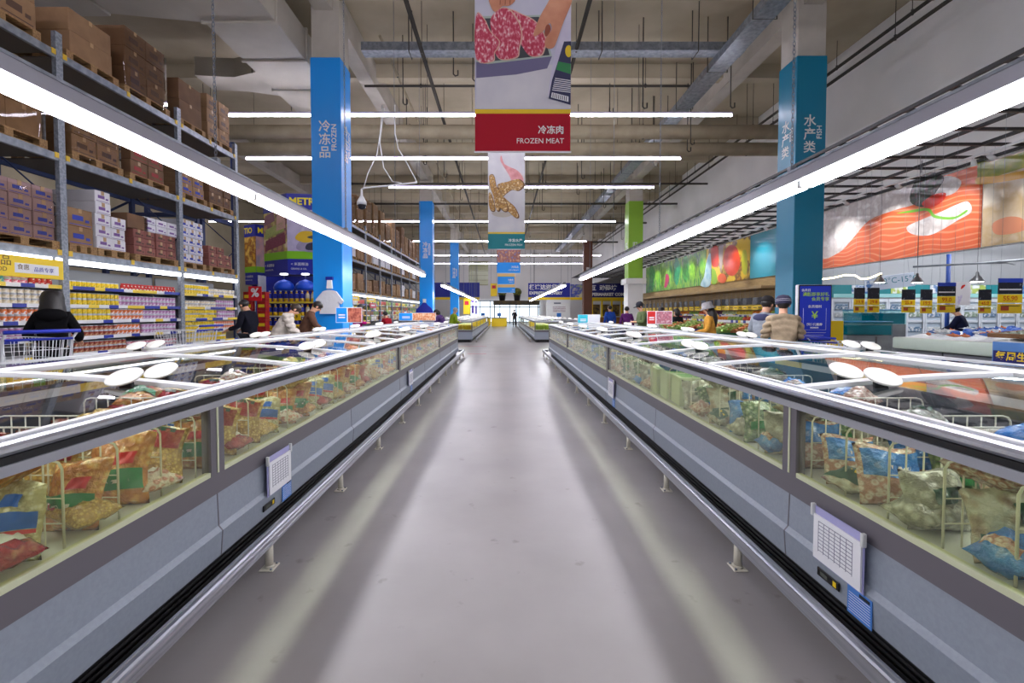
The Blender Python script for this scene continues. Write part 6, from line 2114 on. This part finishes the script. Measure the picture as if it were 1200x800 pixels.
ft, w, h = board('big deep blue board over the far left checkouts', 507, 562, 331, 348, 50, BLUE)
for i in range(5):
    MB().box(w * (.66 + .06 * i), w * (.665 + .06 * i), -.046, -.04, 0, h).build('printed_stripe', mat('stripe_blue', (70, 90, 190), .4), ft)
MB().add([(w * .42, -.045, h * .9), (w * .52, -.045, h * .45), (w * .42, -.045, h * .2), (w * .46, -.045, h * .45)], [(0, 1, 2, 3)]).build('white_arrow', WHITE, ft)
board('deep blue express delivery board over the far aisle', 619, 668, 331.5, 348, 46, BLUE, [('极速达送货口', .56, .42, .68), ('EXPRESS DELIVERY', .40, .42, .28)])
ft, w, h = board('pictured end of the far blue board left of the brown column', 668.5, 684, 333, 348, 45.8, mat('far_picture', (150, 160, 120), .5, col2=[(40, 60, 170), (220, 210, 160)], scale=1.5))
board('far dark blue board with white lettering right of the brown column', 684.5, 735, 332, 349.5, 45.6, mat('night_blue', (26, 30, 104), .4), [('互  动码坊', .58, .45, .68), ('SUPERMARKET COM', .40, .5, .26)])
for i, (u0, u1, v0, v1, y, c, nm) in enumerate(((543, 551, 350, 368, 40.5, YEL, 'yellow'), (552.5, 555.5, 352, 367, 40.5, mat('violet_print', (70, 40, 130), .4), 'violet'), (575, 582.5, 332, 347, 47, YEL, 'bright yellow'), (556.8, 559, 352, 368, 40.5, mat('violet_print', (0, 0, 0)), 'slim violet'))):
    t, w, h = board('upright %s board hanging far down the hall left of the aisle' % nm, u0, u1, v0, v1, y, c, strip=False, name='upright_board')
    MB().box(w * .2, w * .8, -.045, -.04, h * .6, h * .85).build('printed_patch', RED if c == YEL else PAPER, t)
# canopy with planters over the far checkouts
a, b = P(578, 352, 49), P(632, 357, 49)
t = thing('checkout_canopy', 'dark flat canopy on posts at the far end of the aisle', 'canopy', (a.x, 49, 0))
w = b.x - a.x
MB().rbox(0, w, 0, 2.0, b.z, a.z, .02, 1).build('canopy', mat('canopy_dark', (44, 40, 34), .6, col2=(90, 74, 30), scale=2), t)
for fx in (.03, .5, .97):
    MB().tube((w * fx, .1, 0), (w * fx, .1, b.z), .06, 8).build('post', mat('post_dark', (54, 60, 66), .5), t)
for i, u in enumerate((588.5, 606)):
    p = P(u, 350, 49.6)
    o = thing('potted_plant', 'dark potted plant on the far canopy, %s one' % ('left', 'right')[i], 'plant', (p.x, 49.8, a.z))
    MB().lathe([(.3, 0), (.36, .5), (.4, .52), (.4, .6)], 14).build('pot', mat('pot_dark', (36, 36, 40), .5), o)
    MB().ball((0, 0, .95), .5, .5, .45, 12, 8, f=lambda p_: p_ * (1 + .18 * math.sin(9 * p_.x + 7 * p_.z) * math.sin(8 * p_.y))).build('foliage', mat('plant_leaf', (60, 86, 40), .7, col2=(150, 140, 50), scale=4), o)
# white notice kiosk, checkouts, yellow stalls
a, b = P(641, 351, 44), P(668, 374, 44)
t = thing('notice_kiosk', 'tall white kiosk wall with a notice table below the express board', 'kiosk', (a.x, 44, 0))
w = b.x - a.x
MB().rbox(0, w, 0, .3, 0, a.z, .01, 1).build('wall_panel', WHITE, t)
for k_ in range(4):
    MB().box(w * .25, w * .8, -.008, 0, a.z - .75 - k_ * .14, a.z - .68 - k_ * .14).build('printed_line', mat('kiosk_print', (150, 110, 110), .5, col2=(200, 190, 200), scale=8), t)
MB().box(w * .3, w * .6, -.01, 0, a.z - .4, a.z - .28).build('printed_heading', mat('kiosk_heading', (90, 96, 110), .5), t)
for i, u in enumerate((566, 585, 655)):
    y = 47.5 if i < 2 else 42.2
    p = P(u, 375, y)
    t = thing('checkout_counter', '%s checkout counter at the far end, %s from the left' % ('yellow' if i in (0, 1) else 'pale', ('first', 'second', 'third', 'fourth', 'fifth')[i]), 'counter', (p.x, y, 0), group='far checkout counters')
    MB().rbox(-.8, .8, -.35, .35, 0, .85, .03, 1).build('cabinet', YEL if i in (0, 1) else mat('pale_cabinet', (206, 206, 204), .5), t)
    MB().rbox(-.85, .85, -.4, .4, .85, .92, .01, 1).build('counter_top', DARKG, t)
    MB().rbox(-.2, .2, -.05, .05, 1.05, 1.4, .01, 1).build('screen', mat('screen_blue', (40, 110, 190), .3), t)
    MB().tube((0, 0, .9), (0, 0, 1.1), .03, 6).build('screen_post', BLACK, t)
a = P(697, 366, 42.5)
t = thing('bakery_stall', 'yellow framed stall behind the brown column', 'stall', (a.x - .4, 42.5, 0))
MB().rbox(0, 3.9, 0, .6, 0, 1.0, .02, 1).build('counter', mat('stall_wood', (150, 100, 40), .5), t)
for i in range(5):
    MB().rbox(.1 + i * .92, .25 + i * .92, .1, .25, 1.0, 2.6, .01, 1).build('post', YEL, t)
MB().rbox(0, 3.95, 0, .5, 2.6, 2.85, .02, 1).build('fascia', YEL, t)
for i in range(4):
    MB().box(.3 + i * .92, .95 + i * .92, .3, .5, 1.1, 2.2).build('display', mat('stall_dark', (50, 44, 36), .6, col2=(150, 120, 50), scale=5), t)
# red tape on the floor of the cross aisle
for i, (x0, x1, y) in enumerate(((-2.3, -.72, 19.4), (-1.27, -.6, 15.9))):
    o = MB().box(x0, x1, y - .05, y + .05, 0.0, .003).build('floor_tape', mat('tape_red', (196, 60, 80), .4))
    tag(o, 'thin red strip of tape on the floor of the cross aisle, %s' % ('farther', 'nearer')[i], 'tape')
# ---------------------------------------------------------------- services under the ceiling
ROD = mat('rod_dark', (0, 0, 0))


def pipe(label, pts, r, m, hang=None, name='pipe', n=10):
    c = Vector(pts[0])
    t = thing(name, label, 'pipe', c)
    MB().path([Vector(p) - c for p in pts], r, n).build('pipe', m, t)
    a, b = Vector(pts[0]), Vector(pts[-1])
    L = (b - a).length
    k_ = max(2, int(L / (hang or 3)))
    for i in range(k_):
        q_ = a + (b - a) * ((i + .5) / k_)
        cl = MB().tube((q_ - c) + Vector((0, 0, -r - .01)), (q_ - c) + Vector((0, 0, r + .03)), .03, 6).build('clamp', ROD, t)
        MB().tube((q_ - c) + Vector((0, 0, r)), Vector((q_.x - c.x, q_.y - c.y, ZC - c.z)), .009, 5).build('hanger_rod', ROD, t)
    return t


# large lagged round ducts across the hall
pipe('upper of the two thick lagged pipes across the hall', [(-12, 15.6, 7.55), (10.3, 15.6, 7.55)], .23, LAG, 3.4, n=16)
pipe('lower of the two thick lagged pipes across the hall', [(-12, 16.0, 7.12), (10.3, 16.0, 7.12)], .22, LAG, 3.4, n=16)
pipe('thin dark pipe across the hall above the nearest batten', [(-4.2, 14.0, 8.3), (6.0, 14.0, 8.3)], .035, ROD)
pipe('dark pipe along the hall left of the banners', [(-2.05, 9.5, 8.0), (-2.05, 52, 8.0)], .05, ROD, 4)
pipe('dark pipe along the hall right of the banners', [(1.9, 10, 8.3), (1.9, 52, 8.3)], .05, ROD, 4)
pipe('lower dark pipe high along the right partition', [(9.5, 5, 8.1), (9.5, 50, 8.1)], .045, ROD, 2.4)
pipe('upper dark pipe high along the right partition', [(9.9, 5, 8.7), (9.9, 50, 8.7)], .045, ROD, 2.4)
pipe('dark sprinkler pipe across the hall, second of the row', [(-9, 22.5, 7.75), (10, 22.5, 7.75)], .05, ROD)
pipe('dark sprinkler pipe across the hall, third of the row', [(-9, 26.4, 7.7), (10, 26.4, 7.7)], .06, ROD)
pipe('dark sprinkler pipe across the hall, fourth of the row', [(-9, 32.0, 7.7), (10, 32.0, 7.7)], .06, ROD)
pipe('dark sprinkler pipe across the hall, farthest of the row', [(-9, 40.0, 7.6), (10, 40.0, 7.6)], .07, ROD)
pipe('pale pipe across the hall beyond the third blue column', [(-12, 48, 7.4), (10, 48, 7.4)], .16, LAG, 4)
pipe('thin pipe along the hall above the left freezer', [(-3.2, 12, 8.6), (-3.2, 40, 8.6)], .035, LAG, 4)


def tray(label, pts, w, h):
    a, b = Vector(pts[0]), Vector(pts[1])
    t = thing('cable_tray', label, 'cable tray', a)
    d = b - a
    if abs(d.x) > abs(d.y):
        MB().prism([(-w / 2, 0), (w / 2, 0), (w / 2, h), (w / 2 - .02, h), (w / 2 - .02, .02), (-w / 2 + .02, .02), (-w / 2 + .02, h), (-w / 2, h)], 'x', 0, d.x).build('tray', GALV, t)
    else:
        MB().prism([(-w / 2, 0), (w / 2, 0), (w / 2, h), (w / 2 - .02, h), (w / 2 - .02, .02), (-w / 2 + .02, .02), (-w / 2 + .02, h), (-w / 2, h)], 'y', 0, d.y).build('tray', GALV, t)
    k_ = int(d.length / 2.2)
    for i in range(k_):
        q_ = d * ((i + .5) / k_)
        ax = Vector((0, 1, 0)) if abs(d.x) > abs(d.y) else Vector((1, 0, 0))
        MB().path([q_ + ax * (w / 2 + .03) + Vector((0, 0, ZC - a.z)), q_ + ax * (w / 2 + .03) - Vector((0, 0, .04)), q_ - ax * (w / 2 + .03) - Vector((0, 0, .04)), q_ - ax * (w / 2 + .03) + Vector((0, 0, ZC - a.z))], .014, 5).build('trapeze_hanger', ROD, t)
    return t


tray('galvanised cable tray across the hall behind the first columns', [(-3.7, 12.2, 8.25), (6.3, 12.2, 8.25)], .35, .22)
tray('long galvanised cable tray along the hall beside the teal column', [(5.85, 7, 8.05), (5.85, 50, 8.05)], .48, .2)

# big pale air ducts at the upper left
du = thing('air_duct', 'big pale rectangular air duct over the left aisle', 'duct', (-5.68, 8.6, 7.7))
MB().rbox(-.78, .78, 0, 6.2, 0, .75, .015, 1).build('duct_run', DUCT, du)
for y in (1.4, 2.9, 4.4, 5.9):
    MB().rbox(-.82, .82, y - .03, y + .03, -.04, .79, .006, 1).build('flange', DUCT, du)
MB().prism([(-.78, .2), (-2.6, .45), (-2.6, 1.2), (-.78, 1.5)], 'z', .05, .7).build('side_branch', DUCT, du)
MB().prism([(-.78, 3.6), (-1.6, 3.9), (-2.6, 3.8), (-2.6, 4.6), (-1.6, 4.7), (-.78, 5.0)], 'z', .1, .6).build('side_branch', DUCT, du)
for y in (.6, 3.4, 5.6):
    for sx in (-.84, .84):
        MB().tube((sx, y, -.05), (sx, y, 1.8), .014, 5).build('hanger_rod', ROD, du)
d2 = thing('air_duct', 'pale air duct crossing above the tall rack', 'duct', (-8.5, 9.4, 7.78))
MB().rbox(-6, 0.1, -.55, .55, 0, .62, .015, 1).build('duct_run', DUCT, d2)
for x in (-4.5, -3, -1.5):
    MB().rbox(x - .03, x + .03, -.59, .59, -.04, .66, .006, 1).build('flange', DUCT, d2)
MB().box(-.9, -.7, -.57, -.54, .2, .4).build('damper_plate', DARKG, d2)
for x in (-5, -2.5, -.5):
    MB().tube((x, -.6, 0), (x, -.6, 1.7), .014, 5).build('hanger_rod', ROD, d2)
# blue steel frame behind the racks
bf = thing('steel_frame', 'dark blue steel frame behind the tall rack end', 'frame', (-9.9, 13.2, 0))
for x, y in ((-1.6, 0), (1.2, 0), (-1.6, 1.6), (1.2, 1.6)):
    MB().box(x - .06, x + .06, y - .06, y + .06, 0, 6.9).build('post', RACKB, bf)
for z in (4.2, 5.6, 6.7):
    MB().box(-1.6, 1.2, -.05, .05, z, z + .12).build('cross_beam', RACKB, bf)
    MB().box(1.15, 1.25, 0, 1.6, z, z + .12).build('cross_beam', RACKB, bf)
MB().path([(-1.6, 0, 4.3), (1.2, 0, 5.6), (-1.6, 0, 6.7)], .04, 6).build('brace', RACKB, bf)

# assorted drop rods and sprinkler drops
rod = MB().tube((0, 0, 0), (0, 0, 1.5), .014, 5).mesh('drop_rod', ROD)
hook = MB().path([(0, 0, .0), (0, 0, -.12), (.05, 0, -.17), (.12, 0, -.15), (.12, 0, -.02)], .02, 6).mesh('bracket', ROD)
for i in range(70):
    x, y = rnd.uniform(-8, 9), rnd.uniform(11.5, 40)
    s_ = rnd.uniform(.6, 1.7)
    if any(abs(x - gx) < .3 for gx in (-12.2, -4.35, .4, 7.35)) or abs(x + 5.6) < 1.3:
        continue
    o = thing('drop_rod', 'dark steel drop rod hanging from the ceiling', 'rod', (x, y, ZC - 1.5 * s_), group='drop rods under the ceiling')
    r_ = link('rod', rod, o)
    r_.scale = (1.2, 1.2, s_)
    link('bracket', hook, o)
sp = MB().lathe([(.02, .25), (.02, .06), (.035, .05), (.035, .02), (.05, .01), (.05, 0)], 10).mesh('sprinkler', ROD)
# security camera with its white cables, hung near the second column
p = P(424, 240, 14.9)
cm_ = thing('security_camera', 'white dome security camera hung on white cables left of the banners', 'camera', (p.x, 14.9, p.z))
MB().lathe([(.0, -.16), (.10, -.12), (.13, -.02), (.13, .0)], 16).build('dome', mat('dome_smoke', (50, 50, 56), .15), cm_)
MB().lathe([(.15, 0), (.15, .1), (.1, .2), (.04, .3), (.03, .5)], 16).build('housing', WHITE, cm_)
MB().path([(0, 0, .5), (.1, 0, .55), (.9, 0, .62), (1.8, 0, .72)], .03, 6).build('arm', WHITE, cm_)
cb = MB()
cb.path([(.05, 0, .5), (.2, 0, 1.0), (.5, 0, 1.6), (.62, 0, 2.3), (.7, 0, 3.2)], .018, 6)
cb.build('cable', WHITE, cm_)
MB().path([(.75, 0, 3.1), (.6, 0, 2.0), (.72, 0, 1.2), (1.0, 0, .75), (1.3, 0, .7)], .018, 6).build('cable', WHITE, cm_)
MB().path([(1.8, 0, .72), (1.5, 0, 1.3), (1.2, 0, 1.8), (1.1, 0, 2.3), (1.1, 0, 3.2)], .018, 6).build('cable', WHITE, cm_)
